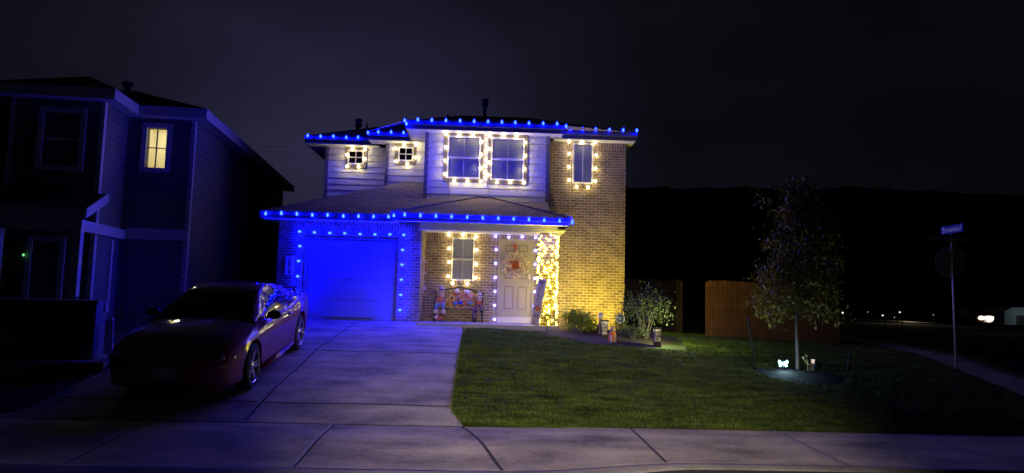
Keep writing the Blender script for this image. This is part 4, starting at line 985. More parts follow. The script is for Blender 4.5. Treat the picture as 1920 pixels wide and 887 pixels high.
# security sign
sp_ = at(1163, 597, 17.9); sz = zg(sp_.x, 17.9)
sg = thing('security_sign', 'octagonal blue and white security yard sign against the lit brick corner', 'yard sign', (sp_.x, 17.9, sz))
M['signblue'] = mat('sign_blue', (0.04,0.06,0.16), 0.5); M['signwhite'] = mat('sign_white', (0.62,0.64,0.66), 0.5)
ch_ = sp_.z - sz
def octa(r): return [(r*math.cos(R(22.5+45*i))/math.cos(R(22.5)), r*math.sin(R(22.5+45*i))/math.cos(R(22.5))) for i in range(8)]
MB().prism([(x, 0.0, ch_+z) for x, z in octa(0.115)], (0, 0.008, 0)).build('border', M['signwhite'], sg, world=False)
MB().prism([(x, -0.004, ch_+z) for x, z in octa(0.098)], (0, 0.0035, 0)).build('plate', M['signblue'], sg, world=False)
text_obj('lettering', 'ADT', 0.105, M['signwhite'], sg, Matrix.Translation((0, -0.008, ch_)) @ FACE_CAM, 0.002, 0.004)
MB().tube([(0, 0.014, -0.05), (0, 0.014, ch_+0.08)], 0.008, 6).build('stake', M['wirew'], sg, world=False)
# yellow floodlight lying in the bed, aimed at the brick
fl = gpos(1122, 622, 18.75); fl = (fl[0], fl[1], fl[2]+0.02)
ff = thing('flood_light', 'small black floodlight in the bed throwing yellow light up the brick', 'flood light', fl)
MB().tube([(0,0,-0.05),(0,0,0.07)], 0.015, 6).build('stake', M['black'], ff, world=False)
Mf = Matrix.Translation((0, 0, 0.12)) @ Matrix.Rotation(R(-48), 4, 'X')
MB().lathe([(0.03, -0.06), (0.06, -0.05), (0.075, 0.03), (0.075, 0.035), (0.068, 0.035), (0.06, -0.02), (0.0, -0.03)], 16, Mf).build('housing', M['black'], ff, smooth=True, world=False)
M['flood'] = emit('yellow_flood', (1.0,0.60,0.03), 10.0)
MB().lathe([(0.062, 0.0), (0.03, 0.012), (0.0, 0.014)], 14, Mf).build('lens', M['flood'], ff, smooth=True, world=False)
ldat = bpy.data.lights.new('flood_lamp', 'SPOT'); ldat.color = (1.0,0.80,0.01); ldat.energy = 400; ldat.spot_size = R(150); ldat.spot_blend = 0.9; ldat.shadow_soft_size = 0.05
lo_ = bpy.data.objects.new('flood_lamp', ldat); COL.objects.link(lo_); lo_.parent = ff; lo_.location = (0, 0.10, 0.20); lo_.rotation_euler = (R(118), 0, R(-6))

# ------------------------------------------------------------------ young oak
TY = 13.85; tp = at(1495, 693, TY); tb = Vector((tp.x, TY, zg(tp.x, TY)))
tree = thing('young_tree', 'young staked oak tree in a round mulch ring on the lawn', 'tree', tb)
HT = at(1505, 332, TY).z - tb.z
trunk = MB(); trunk.tube([(0,0,-0.05), (0.01,0,0.3), (-0.005,0,0.9), (0.01,0.0,1.3), (0.03,0.01,2.0), (0.06,0,2.8), (0.10,0,HT-0.25)], [0.042,0.036,0.031,0.028,0.020,0.012,0.004], 10)
trunk_o = None; limbs = MB(); LP = []
def crown_r(z):                           # outline read off the picture
    return float(np.interp(z, [0.9, 1.15, 1.5, 1.9, 2.4, 2.9, 3.3, HT-0.2, HT], [0.25, 0.80, 0.95, 0.88, 0.80, 0.58, 0.34, 0.16, 0.03]))
for i in range(46):
    z = 1.05 + (HT-1.35) * (i/45)**1.05; a = i*2.399 + random.uniform(-.4, .4); rr = crown_r(z + 0.25) * random.uniform(0.6, 1.1) * (0.88 + 0.34*math.sin(2.2*a + 3.1*z + 0.6) * math.cos(1.3*a - 2.3*z))
    bx_, by_ = 0.03*(z/2), 0.0
    e = Vector((bx_ + rr*math.cos(a), by_ + rr*math.sin(a)*0.85, z + rr*random.uniform(0.15, 0.5)))
    m_ = Vector((bx_ + rr*.45*math.cos(a+.15), by_ + rr*.45*math.sin(a+.15), z + rr*0.12))
    limbs.tube([(bx_, by_, z), m_, e], 0.012, 5, 0.003)
    for k in range(4):
        s = random.uniform(0.35, 1.05); c = m_.lerp(e, s) if s > 0.4 else Vector((bx_, by_, z)).lerp(m_, s+.3)
        tw = c + Vector((random.gauss(0,.14), random.gauss(0,.14), random.gauss(0,.10))); limbs.tube([c, tw], 0.004, 4, 0.002)
        LP.append((np.array(tw), random.randint(16, 52)))
trunk.build('trunk', M['bark'], tree, smooth=True, world=False); limbs.build('limbs', M['bark'], tree, world=False)
P = np.concatenate([c + rng.normal(size=(k, 3))*np.array([0.10, 0.10, 0.09]) for c, k in LP])
V, F = leaf_geo(P, 0.095, up=0.9, aspect=0.44); np_mesh('crown', V, F, M['leaf_tree'], tree)
for lab, (a, b) in (('leaning dark tree stake on the left of the young oak', ((1402, 592), (1417, 687))), ('leaning dark tree stake on the right of the young oak', ((1597, 648), (1586, 700)))):
    bt = at(b[0], b[1], 14.0); tpq = at(a[0], a[1], 14.0); bt = Vector((bt.x, 14.0, zg(bt.x, 14.0)-0.05))
    st = thing('tree_stake', lab, 'tree stake', bt, group='stakes beside the young oak')
    d = tpq - bt
    MB().tube([(0,0,0), d*0.5, d], 0.018, 7).build('post', M['stake'], st, smooth=True, world=False)
    strap = MB(); 
    for k in range(9): strap.tube([d*(0.1+0.09*k) + Vector((0.012,-0.015,0)), d*(0.1+0.09*k) + Vector((0.018,-0.02,0.03))], 0.007, 4)
    strap.build('studs', M['stake'], st, world=False)
    tie = Vector((tb.x - bt.x, tb.y - bt.y, tb.z - bt.z + 0.82)); MB().tube([d*0.9, (d*0.9).lerp(tie, 0.5) + Vector((0,0,-0.04)), tie], 0.004, 4).build('tie', M['stake'], st, world=False)
# ornaments in the ring
M['butter'] = emit('butterfly_light', (0.40,0.85,1.0), 7.0); M['butter2'] = emit('butterfly_glow', (0.45,0.85,1.0), 1.2); M['petal'] = emit('flower_light', (1.0,0.78,0.72), 0.75)
p = gpos(1468, 692, 13.7); bf = thing('butterfly_light', 'glowing white blue butterfly solar light left of the tree trunk', 'garden light', (p[0], p[1], p[2]+0.02))
MB().tube([(0,0,-0.05),(0,0,0.20)], 0.006, 5).build('stake', M['black'], bf, world=False)
for s in (-1, 1):
    MB().prism([(0, -0.01, 0.18), (s*0.08, -0.02, 0.245), (s*0.10, -0.02, 0.20), (s*0.07, -0.015, 0.16), (s*0.085, -0.02, 0.13), (s*0.05, -0.015, 0.11)], (0, 0.008, 0)).build('wing', M['butter'], bf, world=False)
MB().ball((0, -0.02, 0.17), 0.014, 0.014, 0.06, 8, 6).build('body', M['butter2'], bf, world=False)
l2 = bpy.data.lights.new('butterfly_lamp', 'POINT'); l2.color = (0.5,0.88,1.0); l2.energy = 11.0; l2.shadow_soft_size = 0.05
lo2 = bpy.data.objects.new('butterfly_lamp', l2); COL.objects.link(lo2); lo2.parent = bf; lo2.location = (0, -0.06, 0.18)
p = gpos(1515, 690, 13.75); fw_ = thing('flower_light', 'solar flower stake with one lit pale pink bloom right of the trunk', 'garden light', p)
fm_ = MB(); fm_.tube([(0,0,-0.05),(0,0,0.12)], 0.006, 5)
for dx, hz in ((-0.07, 0.30), (-0.02, 0.33), (0.09, 0.24), (0.0, 0.27)): fm_.tube([(0,0,0.10), (dx*.3,0,0.20), (dx, 0, hz-.02), (dx*1.25, -0.01, hz)], 0.005, 5)
fm_.build('stems', M['tan'], fw_, world=False)
lo3 = MB(); lo3.tube([(0.07+0.02*math.cos(a), -0.01, 0.13+0.055*math.sin(a)) for a in np.linspace(0, 6.28, 12)], 0.005, 5); lo3.build('leaf', M['tan'], fw_, world=False)
MB().lathe([(0.012, 0.215), (0.028, 0.235), (0.03, 0.27), (0.038, 0.295), (0.03, 0.29), (0, 0.26)], 10, Matrix.Translation((0.10, 0, 0))).build('lit_bloom', M['petal'], fw_, smooth=True, world=False)
for dx, hz in ((-0.085, 0.30), (-0.025, 0.335)): MB().lathe([(0.008, hz-.01), (0.026, hz+.02), (0.03, hz+.045), (0, hz+.02)], 9, Matrix.Translation((dx, 0, 0))).build('bloom', M['tan'], fw_, smooth=True, world=False)
p = gpos(1532, 688, 14.1); sb = thing('spot_fixture', 'round dark garden fixture at the right back of the mulch ring', 'garden fixture', p)
MB().ball((0, 0, 0.12), 0.07, 0.07, 0.075, 16, 10).build('globe', M['black'], sb, smooth=True, world=False); MB().lathe([(0.03, -0.03), (0.025, 0.06)], 10).build('stem', M['black'], sb, world=False)

# ------------------------------------------------------------------ fences
M['cedar'] = mat('cedar_pickets', (0.19,0.085,0.036), 0.8, var=0.3, scale=5, bump=0.2); M['fenceshade'] = mat('shaded_pickets', (0.06,0.043,0.033), 0.85, var=0.3, scale=5)  # second picket colour darkened to keep the far run in shade despite the lantern
def fence(label, x0, y0, x1, y1, zb0, zb1, h, m, dog=True):
    t = thing('wood_fence', label, 'fence', (x0, y0, zb0)); L_ = math.hypot(x1-x0, y1-y0); n = int(L_/0.145); ux, uy = (x1-x0)/L_, (y1-y0)/L_
    mb = MB()
    for i in range(n):
        s = L_*i/n; w = L_/n*0.94; zb = (zb1-zb0)*i/n; hh = h + random.uniform(-.012, .012); th = random.uniform(0, 0.006)
        P2 = [(0, 0.02), (w, 0.02), (w, hh-0.04), (w-0.03, hh), (0.03, hh), (0, hh-0.04)]
        mb.prism([((s+a)*ux + th*uy, (s+a)*uy - th*ux, zb + b) for a, b in P2], (-uy*0.018, ux*0.018, 0))
    mb.build('pickets', m, t, world=False)
    rl = MB()
    for hz in (0.35, 0.95, 1.5): rl.prism([(0-uy*0.02, ux*0.02, hz), (L_*ux-uy*0.02, L_*uy+ux*0.02, hz+zb1-zb0), (L_*ux-uy*0.02, L_*uy+ux*0.02, hz+zb1-zb0+0.08), (0-uy*0.02, ux*0.02, hz+0.08)], (-uy*0.04, ux*0.04, 0))
    rl.build('rails', m, t, world=False)
    for s in np.linspace(0, L_, max(2, int(L_/2.4)+1)):
        MB().box(s*ux-0.05-uy*0.11, s*ux+0.05-uy*0.11, s*uy-0.045+ux*0.11, s*uy+0.045+ux*0.11, (zb1-zb0)*s/L_-0.1, (zb1-zb0)*s/L_+h-0.05).build('post', m, t, world=False)
    return t
fy = 21.9
fa = at(1328, 637, fy); fb = at(1575, 645, fy)
hF = xz(1328, 525, fy)[1] - fa.z
fence('orange lit cedar picket fence behind the young oak', fa.x, fy, fb.x, fy, fa.z, fb.z, hF, M['cedar'])
fc_ = at(1172, 628, 27.0); 
fence('dark shaded picket fence between house and orange fence', bx1+0.02, 27.0, fa.x-0.05, 25.0, -0.35, -0.38, 1.95, M['fenceshade'])

# ------------------------------------------------------------------ street sign post
M['alum'] = mat('galvanised_steel', (0.50,0.48,0.44), 0.5, 0.3, var=0.12); M['alumdark'] = mat('sign_back', (0.34,0.33,0.30), 0.6, 0.0, var=0.1)
M['streetblue'] = mat('street_sign_blue', (0.02,0.03,0.32), 0.5); M['signtext'] = mat('sign_lettering', (0.75,0.75,0.78), 0.5); M['streetgreen'] = mat('street_sign_dark', (0.05,0.05,0.055), 0.6); M['dimtext'] = mat('dim_sign_lettering', (0.5,0.49,0.47), 0.6)
SY = 15.8; pb_ = at(1793, 687, SY); sbz = zg(pb_.x, SY)
post = thing('street_sign', 'steel post with two street name signs and the back of an octagonal sign', 'street sign', (pb_.x, SY, sbz))
pt = at(1782.5, 437, SY); dz = pt.z - sbz; lx_ = (pt.x - pb_.x)
px_ = lambda z: lx_*0.55*z/dz
MB().tube([(0,0,-0.1), (px_(dz), 0, dz)], 0.028, 8).build('post', M['alum'], post, smooth=True, world=False)
so = at(1785, 491, SY); soz = so.z - sbz
MB().prism([(px_(soz)+x, 0.035, soz+z) for x, z in octa(0.365)], (0, 0.004, 0)).build('octagon_back', M['alumdark'], post, world=False)
M['stopred'] = mat('stop_red', (0.45,0.02,0.02), 0.5)
MB().prism([(px_(soz)+x, 0.0395, soz+z) for x, z in octa(0.36)], (0, 0.002, 0)).build('octagon_front', M['stopred'], post, world=False)
for zz in (soz-0.25, soz+0.25): MB().box(px_(soz)-0.06, px_(soz)+0.06, -0.036, 0.034, zz-0.015, zz+0.015).build('bracket', M['alum'], post, world=False)
z2 = at(1785, 448.5, SY).z - sbz; z3 = at(1783, 430, SY).z - sbz
nm = MB().box(px_(z2)-0.51, px_(z2)+0.51, -0.006, 0.006, z2-0.085, z2+0.085).build('name_sign', M['streetgreen'], post, world=False, bevel=0.002)
text_obj('lettering', 'Hoatzin Run', 0.165, M['dimtext'], nm, Matrix.Translation((px_(z2), -0.008, z2-0.005)) @ FACE_CAM, 0.001, 0.002)
n2_ = MB().box(px_(z3)-0.006, px_(z3)+0.006, -0.42, 0.36, z3-0.095, z3+0.095).build('name_sign', M['streetblue'], post, world=False, bevel=0.002)
text_obj('lettering', 'Brownbul', 0.17, M['signtext'], n2_, Matrix.Translation((px_(z3)-0.008, -0.03, z3-0.005)) @ Matrix.Rotation(R(-90), 4, 'Z') @ FACE_CAM, 0.001, 0.003)

# ------------------------------------------------------------------ parked coupe
M['paint'] = mat('dark_red_car_paint', (0.25,0.02,0.085), 0.6, 0.0, var=0.02, coat=1.0, spec=0.08); M['carglass'] = mat('tinted_glass', (0.006,0.006,0.008), 0.03, 0.0, var=0.0, coat=1.0)
M['tyre'] = mat('rubber', (0.014,0.014,0.014), 0.85); M['rim'] = mat('polished_alloy', (0.62,0.60,0.60), 0.22, 0.95, var=0.04); M['chrome'] = mat('chrome', (0.75,0.75,0.75), 0.1, 1.0, var=0); M['lens'] = mat('headlamp_lens', (0.10,0.10,0.11), 0.08, 0.2, coat=1.0); M['plate'] = mat('plate_white', (0.5,0.5,0.5), 0.5)
cw0 = at(485, 725, 11.05); cx_ = -3.57 - 0.82
zf_, zr_ = zdrive(11.05), zdrive(13.77); pit = math.atan2(zr_ - zf_, 2.72)
car = thing('parked_car', 'dark red two-door coupe parked nose-out on the left of the driveway', 'car', (cx_, 11.05 - 0.95*math.cos(pit), zf_ - 0.95*math.sin(pit) + 0.004), (pit, 0, R(0.6)))
ST = [ # y, half width, z bottom, z shoulder, z centre top
 (0.00,0.60,0.34,0.58,0.62),(0.06,0.74,0.24,0.66,0.70),(0.22,0.84,0.20,0.74,0.79),(0.55,0.905,0.19,0.82,0.90),(0.95,0.935,0.19,0.87,0.96),(1.40,0.93,0.19,0.90,1.00),
 (1.75,0.925,0.19,0.92,1.00),(2.40,0.925,0.19,0.935,1.00),(3.00,0.93,0.19,0.95,1.01),(3.35,0.945,0.20,0.99,1.03),(3.70,0.95,0.21,1.01,1.04),(4.20,0.925,0.24,1.00,1.05),(4.55,0.87,0.28,0.98,1.05),(4.72,0.80,0.34,0.93,1.0),(4.78,0.72,0.42,0.84,0.88)]
STy = [s[0] for s in ST]
def cs(k, y):
    i = int(np.clip(np.searchsorted(STy, y) - 1, 0, len(ST)-2)); a, b = ST[i], ST[i+1]; t = (y-a[0])/(b[0]-a[0])
    m0 = (ST[min(i+1,len(ST)-1)][k]-ST[max(i-1,0)][k])/(ST[min(i+1,len(ST)-1)][0]-ST[max(i-1,0)][0])*(b[0]-a[0]); j = i+1
    m1 = (ST[min(j+1,len(ST)-1)][k]-ST[max(j-1,0)][k])/(ST[min(j+1,len(ST)-1)][0]-ST[max(j-1,0)][0])*(b[0]-a[0])
    return (2*t**3-3*t*t+1)*a[k] + (t**3-2*t*t+t)*m0 + (-2*t**3+3*t*t)*b[k] + (t**3-t*t)*m1
def ringp(y):
    hw, zb, zs, zc = (cs(k, y) for k in (1,2,3,4)); h = zs - zb
    half = [(0.0, zb), (hw*0.80, zb), (hw*0.95, zb+0.035), (hw*0.985, zb+0.11*h/0.7), (hw*0.975, zb+0.28*h), (hw*0.992, zb+0.50*h), (hw*1.0, zb+0.68*h), (hw*0.985, zb+0.83*h), (hw*0.955, zb+0.94*h), (hw*0.90, zs), (hw*0.72, zs+(zc-zs)*0.55), (hw*0.55, zs+(zc-zs)*0.80), (hw*0.28, zc-0.003), (0.0, zc)]
    return half + [(-x, z) for x, z in half[-2:0:-1]]
ysC = np.concatenate([np.linspace(0, 0.3, 8)[:-1], np.linspace(0.3, 4.5, 58)[:-1], np.linspace(4.5, 4.78, 8)])
V = []; F = []; rn = len(ringp(1.0))
for y in ysC: V += [(x, float(y), z) for x, z in ringp(float(y))]
for i in range(len(ysC)-1):
    for k in range(rn): q = (k+1) % rn; F.append((i*rn+k, i*rn+q, (i+1)*rn+q, (i+1)*rn+k))
F.append(tuple(range(rn))); F.append(tuple((len(ysC)-1)*rn+k for k in range(rn))[::-1])
mb = MB(); mb.v = V; mb.f = F; body = mb.build('body', M['paint'], None, smooth=True)
WY = (0.95, 3.67); WR = 0.345
cut = MB()
for y in WY: cut.lathe([(0.405, -1.2), (0.405, 1.2)], 40, Matrix.Translation((0, y, 0.345)) @ Matrix.Rotation(R(90), 4, 'Y'))
co = cut.build('cutter', None)
bmod = body.modifiers.new('b', 'BOOLEAN'); bmod.operation = 'DIFFERENCE'; bmod.object = co; bmod.solver = 'EXACT'
dg = bpy.context.evaluated_depsgraph_get(); me = bpy.data.meshes.new_from_object(body.evaluated_get(dg)); body.modifiers.clear(); body.data = me; bpy.data.objects.remove(co)
body.parent = car
me.polygons.foreach_set('use_smooth', [True]*len(me.polygons))
try:
    me.set_sharp_from_angle(angle=R(38))
except Exception: pass
# inner wells / underbody so that arches read dark
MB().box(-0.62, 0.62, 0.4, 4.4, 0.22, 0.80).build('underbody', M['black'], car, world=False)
# greenhouse
GY = [1.42, 1.75, 2.10, 2.40, 2.75, 3.10, 3.45, 3.80, 4.15]; GZ = [0.985, 1.17, 1.315, 1.375, 1.385, 1.355, 1.28, 1.165, 1.035]
GB = [0.80, 0.83, 0.835, 0.835, 0.835, 0.83, 0.81, 0.78, 0.74]; GT = [0.74, 0.655, 0.60, 0.575, 0.565, 0.565, 0.575, 0.60, 0.64]
from numpy import interp as ip
def smooth_ip(y, A):
    w = 0.12; return float((ip(y-w, GY, A) + 2*ip(y, GY, A) + ip(y+w, GY, A))/4)
def gsurf(y, t):
    """t: 0 belt .. 0.7 roof edge .. 1 centre line (positive side)"""
    zt2 = smooth_ip(y, GZ); zb = float(cs(3, y)) - 0.03; zb = min(zb, zt2-0.005); hb2, ht2 = smooth_ip(y, GB), smooth_ip(y, GT)
    zed = zb + (zt2-zb)*0.90
    if t <= 0.7:
        s = t/0.7; return Vector((hb2 + (ht2-hb2)*s + 0.05*math.sin(math.pi*s)*0.6, y, zb + (zed-zb)*s))
    s = (t-0.7)/0.3; return Vector((ht2*math.cos(s*math.pi/2)**0.85 if s < 1 else 0, y, zed + (zt2-zed)*math.sin(s*math.pi/2)))
ysG = np.linspace(1.42, 4.15, 40); tt = [0,0.12,0.25,0.38,0.5,0.6,0.7,0.76,0.82,0.88,0.94,1.0]; V = []; F = []; gn_ = 2*len(tt)-1
for y in ysG:
    r_ = [gsurf(float(y), t) for t in tt]; V += [tuple(p) for p in r_] + [(-p.x, p.y, p.z) for p in r_[-2::-1]]
for i in range(len(ysG)-1):
    for k in range(gn_-1): F.append((i*gn_+k, i*gn_+k+1, (i+1)*gn_+k+1, (i+1)*gn_+k))
mb = MB(); mb.v = V; mb.f = F; mb.build('roof', M['paint'], car, smooth=True, world=False)
def panel(fn, nu, nv, off=0.006):
    mb = MB(); g = []
    for i in range(nu+1):
        for j in range(nv+1): g.append(tuple(fn(i/nu, j/nv)))
    mb.v = g; mb.f = [(i*(nv+1)+j, i*(nv+1)+j+1, (i+1)*(nv+1)+j+1, (i+1)*(nv+1)+j) for i in range(nu) for j in range(nv)]; return mb
def side_fn(s):
    def f(u, v):
        y0 = 1.80 + 0.50*v**0.9; y1 = 3.12 - 0.20*v**1.5; y = y0 + (y1-y0)*u; p = gsurf(y, 0.09 + 0.52*v)
        return (s*(p.x+0.006), p.y, p.z+0.002)
    return f
def qside_fn(s):
    def f(u, v):
        y = 3.22 - 0.2*v + (0.30 - 0.22*v)*u; p = gsurf(y, 0.10 + 0.40*v); return (s*(p.x+0.006), p.y, p.z+0.002)
    return f
for s in (1, -1):
    panel(side_fn(s), 12, 8).build('side_window', M['carglass'], car, smooth=True, world=False)
    panel(qside_fn(s), 5, 5).build('quarter_window', M['carglass'], car, smooth=True, world=False)
def ws_fn(u, v):
    y = 1.47 + 0.70*v; t = 1.0 - abs(u*2-1)*0.245*1.0; p = gsurf(y, max(0.73, t)); s = 1 if u < 0.5 else -1
    return (s*p.x, p.y-0.004, p.z+0.005)
panel(ws_fn, 20, 8).build('windscreen', M['carglass'], car, smooth=True, world=False)
def rw_fn(u, v):
    y = 4.08 - 0.78*v; t = 1.0 - abs(u*2-1)*0.235; p = gsurf(y, max(0.745, t)); s = 1 if u < 0.5 else -1
    return (s*p.x, p.y+0.003, p.z+0.005)
panel(rw_fn, 20, 8).build('rear_window', M['carglass'], car, smooth=True, world=False)
# wheels
def wheel(x, y, s):
    A = Matrix.Translation((x, y, WR)) @ Matrix.Rotation(R(90)*s, 4, 'Y')
    ty = MB().lathe([(0.235, -0.11), (0.30, -0.115), (0.335, -0.095), (0.345, -0.05), (0.345, 0.05), (0.335, 0.095), (0.30, 0.112), (0.24, 0.105), (0.235, -0.11)], 40, A, cap=False).build('wheel', M['tyre'], car, smooth=True, world=False)
    rm = MB().lathe([(0.236, 0.10), (0.246, 0.112), (0.243, 0.118), (0.228, 0.108), (0.222, 0.0), (0.222, -0.08)], 40, A, cap=False)
    for i in range(5):
        for dd in (-0.13, 0.13):
            a = 2*math.pi*i/5 + R(90); p0 = Vector((0.05*math.cos(a+dd*2), 0.05*math.sin(a+dd*2), 0.085)); p1_ = Vector((0.228*math.cos(a+dd*1.25), 0.228*math.sin(a+dd*1.25), 0.10))
            n_ = Vector((-math.sin(a), math.cos(a), 0))*0.017
            rm.prism([A @ (p0-n_), A @ (p0+n_), A @ (p1_+n_*1.2), A @ (p1_-n_*1.2)], A.to_3x3() @ Vector((0, 0, -0.03)))
    rm.lathe([(0.065, 0.05), (0.062, 0.095), (0.03, 0.105), (0, 0.106)], 16, A)
    rm.build('rim', M['rim'], ty, world=False)
    MB().lathe([(0.0, 0.0), (0.16, 0.0), (0.16, -0.02), (0, -0.02)], 24, A).lathe([(0.221, -0.07), (0.0, -0.075)], 24, A, cap=False).build('brake_disc', M['black'], ty, world=False)
for s in (1, -1):
    for y in WY: wheel(s*0.81, y, s)
for s in (1, -1):
    MB().ball((s*0.97, 1.80, 0.985), 0.115, 0.075, 0.075, 16, 10).tube([(s*0.84, 1.83, 0.94), (s*0.93, 1.82, 0.96)], 0.03, 8).build('wing_mirror', M['paint'] if s < 0 else M['black'], car, smooth=True, world=False)
    MB().ball((s*0.64, 0.085, 0.655), 0.15, 0.10, 0.06, 16, 10).build('headlight', M['lens'], car, smooth=True, world=False)
    MB().ball((s*0.60, 0.085, 0.40), 0.07, 0.04, 0.05, 12, 8).build('fog_light', M['lens'], car, smooth=True, world=False)
    MB().box(s*0.30, s*0.72, 4.745, 4.775, 0.66, 0.80).build('tail_light', M['stopred'], car, world=False, bevel=0.01)
    # door seams, handle, side scoop, sill, badge
    sw = MB()
    for ysx in (1.52, 3.06):
        for k in range(12):
            z0 = 0.30 + 0.052*k; z1 = z0 + 0.053
            def sx_(z, y):
                r_ = ringp(y)[:14]; return float(np.interp(z, [q[1] for q in r_[1:10]], [q[0] for q in r_[1:10]]))
            yy = ysx + 0.03*math.sin(k/4)
            sw.quad((s*(sx_(z0,yy)+0.003), yy-0.004, z0), (s*(sx_(z0,yy)+0.003), yy+0.004, z0), (s*(sx_(z1,yy)+0.003), yy+0.004, z1), (s*(sx_(z1,yy)+0.003), yy-0.004, z1))
    sw.build('door_seam', M['black'], car, world=False)
    MB().tube([(s*0.935, 2.78, 0.83), (s*0.955, 2.83, 0.832), (s*0.955, 2.95, 0.836), (s*0.94, 3.0, 0.838)], 0.013, 8).build('handle', M['paint'], car, smooth=True, world=False)
    sl = MB(); sl.tube([(s*0.90, 1.42, 0.215), (s*0.915, 2.3, 0.21), (s*0.90, 3.2, 0.225)], 0.042, 8); sl.build('side_skirt', M['paint'], car, smooth=True, world=False)
    bd = MB(); bd.prism([(s*0.938, 1.40, 0.60), (s*0.938, 1.45, 0.63), (s*0.938, 1.49, 0.625), (s*0.938, 1.455, 0.605), (s*0.938, 1.46, 0.57), (s*0.938, 1.43, 0.595)], (s*0.006, 0, 0)); bd.build('badge', M['chrome'], car, world=False)
MB().box(-0.46, 0.46, 0.02, 0.10, 0.50, 0.615).build('grille', M['black'], car, world=False, bevel=0.02)
MB().box(-0.52, 0.52, 0.04, 0.13, 0.29, 0.36).build('lower_grille', M['black'], car, world=False, bevel=0.02)
pl = MB().box(-0.155, 0.155, -0.022, -0.006, 0.375, 0.53).build('licence_plate', M['plate'], car, world=False)
MB().box(-0.62, 0.62, 4.54, 4.70, 1.062, 1.08).box(-0.58, -0.53, 4.58, 4.64, 1.0, 1.063).box(0.53, 0.58, 4.58, 4.64, 1.0, 1.063).build('rear_spoiler', M['paint'], car, world=False, bevel=0.008)
# hood scoop ridges
for s in (1, -1): MB().tube([(s*0.42, 0.35, float(cs(4,0.35))-0.025), (s*0.44, 0.9, float(cs(4,0.9))-0.03), (s*0.50, 1.38, float(cs(4,1.38))-0.03)], 0.02, 6).build('hood_crease', M['paint'], car, smooth=True, world=False)

# ------------------------------------------------------------------ neighbour's house on the left
M['nbsiding'] = mat('grey_lap_siding', (0.135,0.13,0.135), 0.7, var=0.08, scale=3); M['nbtrim'] = mat('white_trim_board', (0.48,0.46,0.46), 0.6, var=0.06); M['nbroof'] = shingle_mat('dark_shingle', (0.05,0.045,0.042), (0.035,0.032,0.03)); M['nbroom'] = mat('cream_room', (0.75,0.70,0.52), 0.9, var=0.05); M['nbdoor'] = mat('dark_garage_paint', (0.10,0.095,0.10), 0.6)
NB = thing('neighbour_house', 'dark two-storey grey house on the left with one lit upstairs window', 'house', (-8.2, 19.6, -0.25), (0, 0, R(5)))
nrot = Matrix.Rotation(R(-5), 4, 'Z')
def nl(px, py, yl):
    """photo point surveyed onto the neighbour's local plane y = yl"""
    d = _f + _r*((px-960)/FPX) - _u*((py-443.5)/FPX); o = nrot @ (CAM - NB.location); dd = nrot @ d
    p = o + dd*((yl - o.y)/dd.y); return p.x, p.z
NE = 5.62                        # local soffit height
def nsid(name, x0, x1, z0, z1, y): return siding(name, x0, x1, z0, z1, y, 0.17, NB, M['nbsiding'], world=False)
def nsid_side(name, x, y0, y1, z0, z1):
    mb = MB(); z = z0
    while z < z1-0.01:
        t = min(z+0.17, z1); mb.quad((x+0.022, y0, z), (x+0.022, y1, z), (x+0.004, y1, t), (x+0.004, y0, t)); mb.quad((x+0.022, y0, z), (x+0.022, y1, z), (x+0.002, y1, z), (x+0.002, y0, z)); z = t
    mb.box(x-0.2, x, y0, y1, z0, z1); return mb.build(name, M['nbsiding'], NB, world=False)
# lit window hole on the front wall
lx0, lz1 = nl(277, 239, 0); lx1, lz0 = nl(314, 316, 0); lz1 = nl(295, 240.5, 0)[1]; lz0 = nl(292, 315, 0)[1]; lx0 = nl(274.5, 278, 0)[0]; lx1 = nl(312, 278, 0)[0]
bxr = nl(237, 280, 0)[0]                                    # bay's right wall
bf_ = -1.49; bxl = bxr - 2.15                               # bay front and left edge
nsid('front_wall', bxr, lx0, 0, NE, 0); nsid('front_wall', lx1, 0, 0, NE, 0); nsid('front_wall', lx0, lx1, 0, lz0, 0); nsid('front_wall', lx0, lx1, lz1, NE, 0)
nsid_side('side_wall', 0, 0.0, 12.4, 0, NE)
nsid('rear_wall', -9.0, -0.2, 0, NE, 12.2)
rm_ = MB(); D_ = 2.2
rm_.quad((lx0-.6, D_, lz0-.9), (lx1+.0, D_, lz0-.9), (lx1+.0, D_, lz1+.35), (lx0-.6, D_, lz1+.35)); rm_.quad((lx0-.6, .22, lz1+.35), (lx1, .22, lz1+.35), (lx1, D_, lz1+.35), (lx0-.6, D_, lz1+.35)); rm_.quad((lx0-.6, .22, lz0-.9), (lx0-.6, D_, lz0-.9), (lx0-.6, D_, lz1+.35), (lx0-.6, .22, lz1+.35)); rm_.quad((lx1, .22, lz0-.9), (lx1, D_, lz0-.9), (lx1, D_, lz1+.35), (lx1, .22, lz1+.35)); rm_.quad((lx0-.6, .22, lz0-.9), (lx1, .22, lz0-.9), (lx1, D_, lz0-.9), (lx0-.6, D_, lz0-.9))
rm_.build('lit_room', M['nbroom'], NB, world=False)
lr_ = bpy.data.lights.new('room_lamp', 'POINT'); lr_.color = (1.0,0.90,0.66); lr_.energy = 36; lr_.shadow_soft_size = 0.12
lro = bpy.data.objects.new('room_lamp', lr_); COL.objects.link(lro); lro.parent = NB; lro.location = ((lx0+lx1)/2-0.35, 1.1, lz1+0.15)
wf = MB(); tw_ = 0.13
wf.box(lx0-tw_, lx0, -0.05, -0.002, lz0-tw_, lz1+tw_).box(lx1, lx1+tw_, -0.05, -0.002, lz0-tw_, lz1+tw_).box(lx0, lx1, -0.05, -0.002, lz1, lz1+tw_).box(lx0, lx1, -0.05, -0.002, lz0-tw_, lz0)
wo = wf.build('window', M['nbtrim'], NB, world=False)
cxm = (lx0+lx1)/2; czm = (lz0+lz1)/2 - 0.0
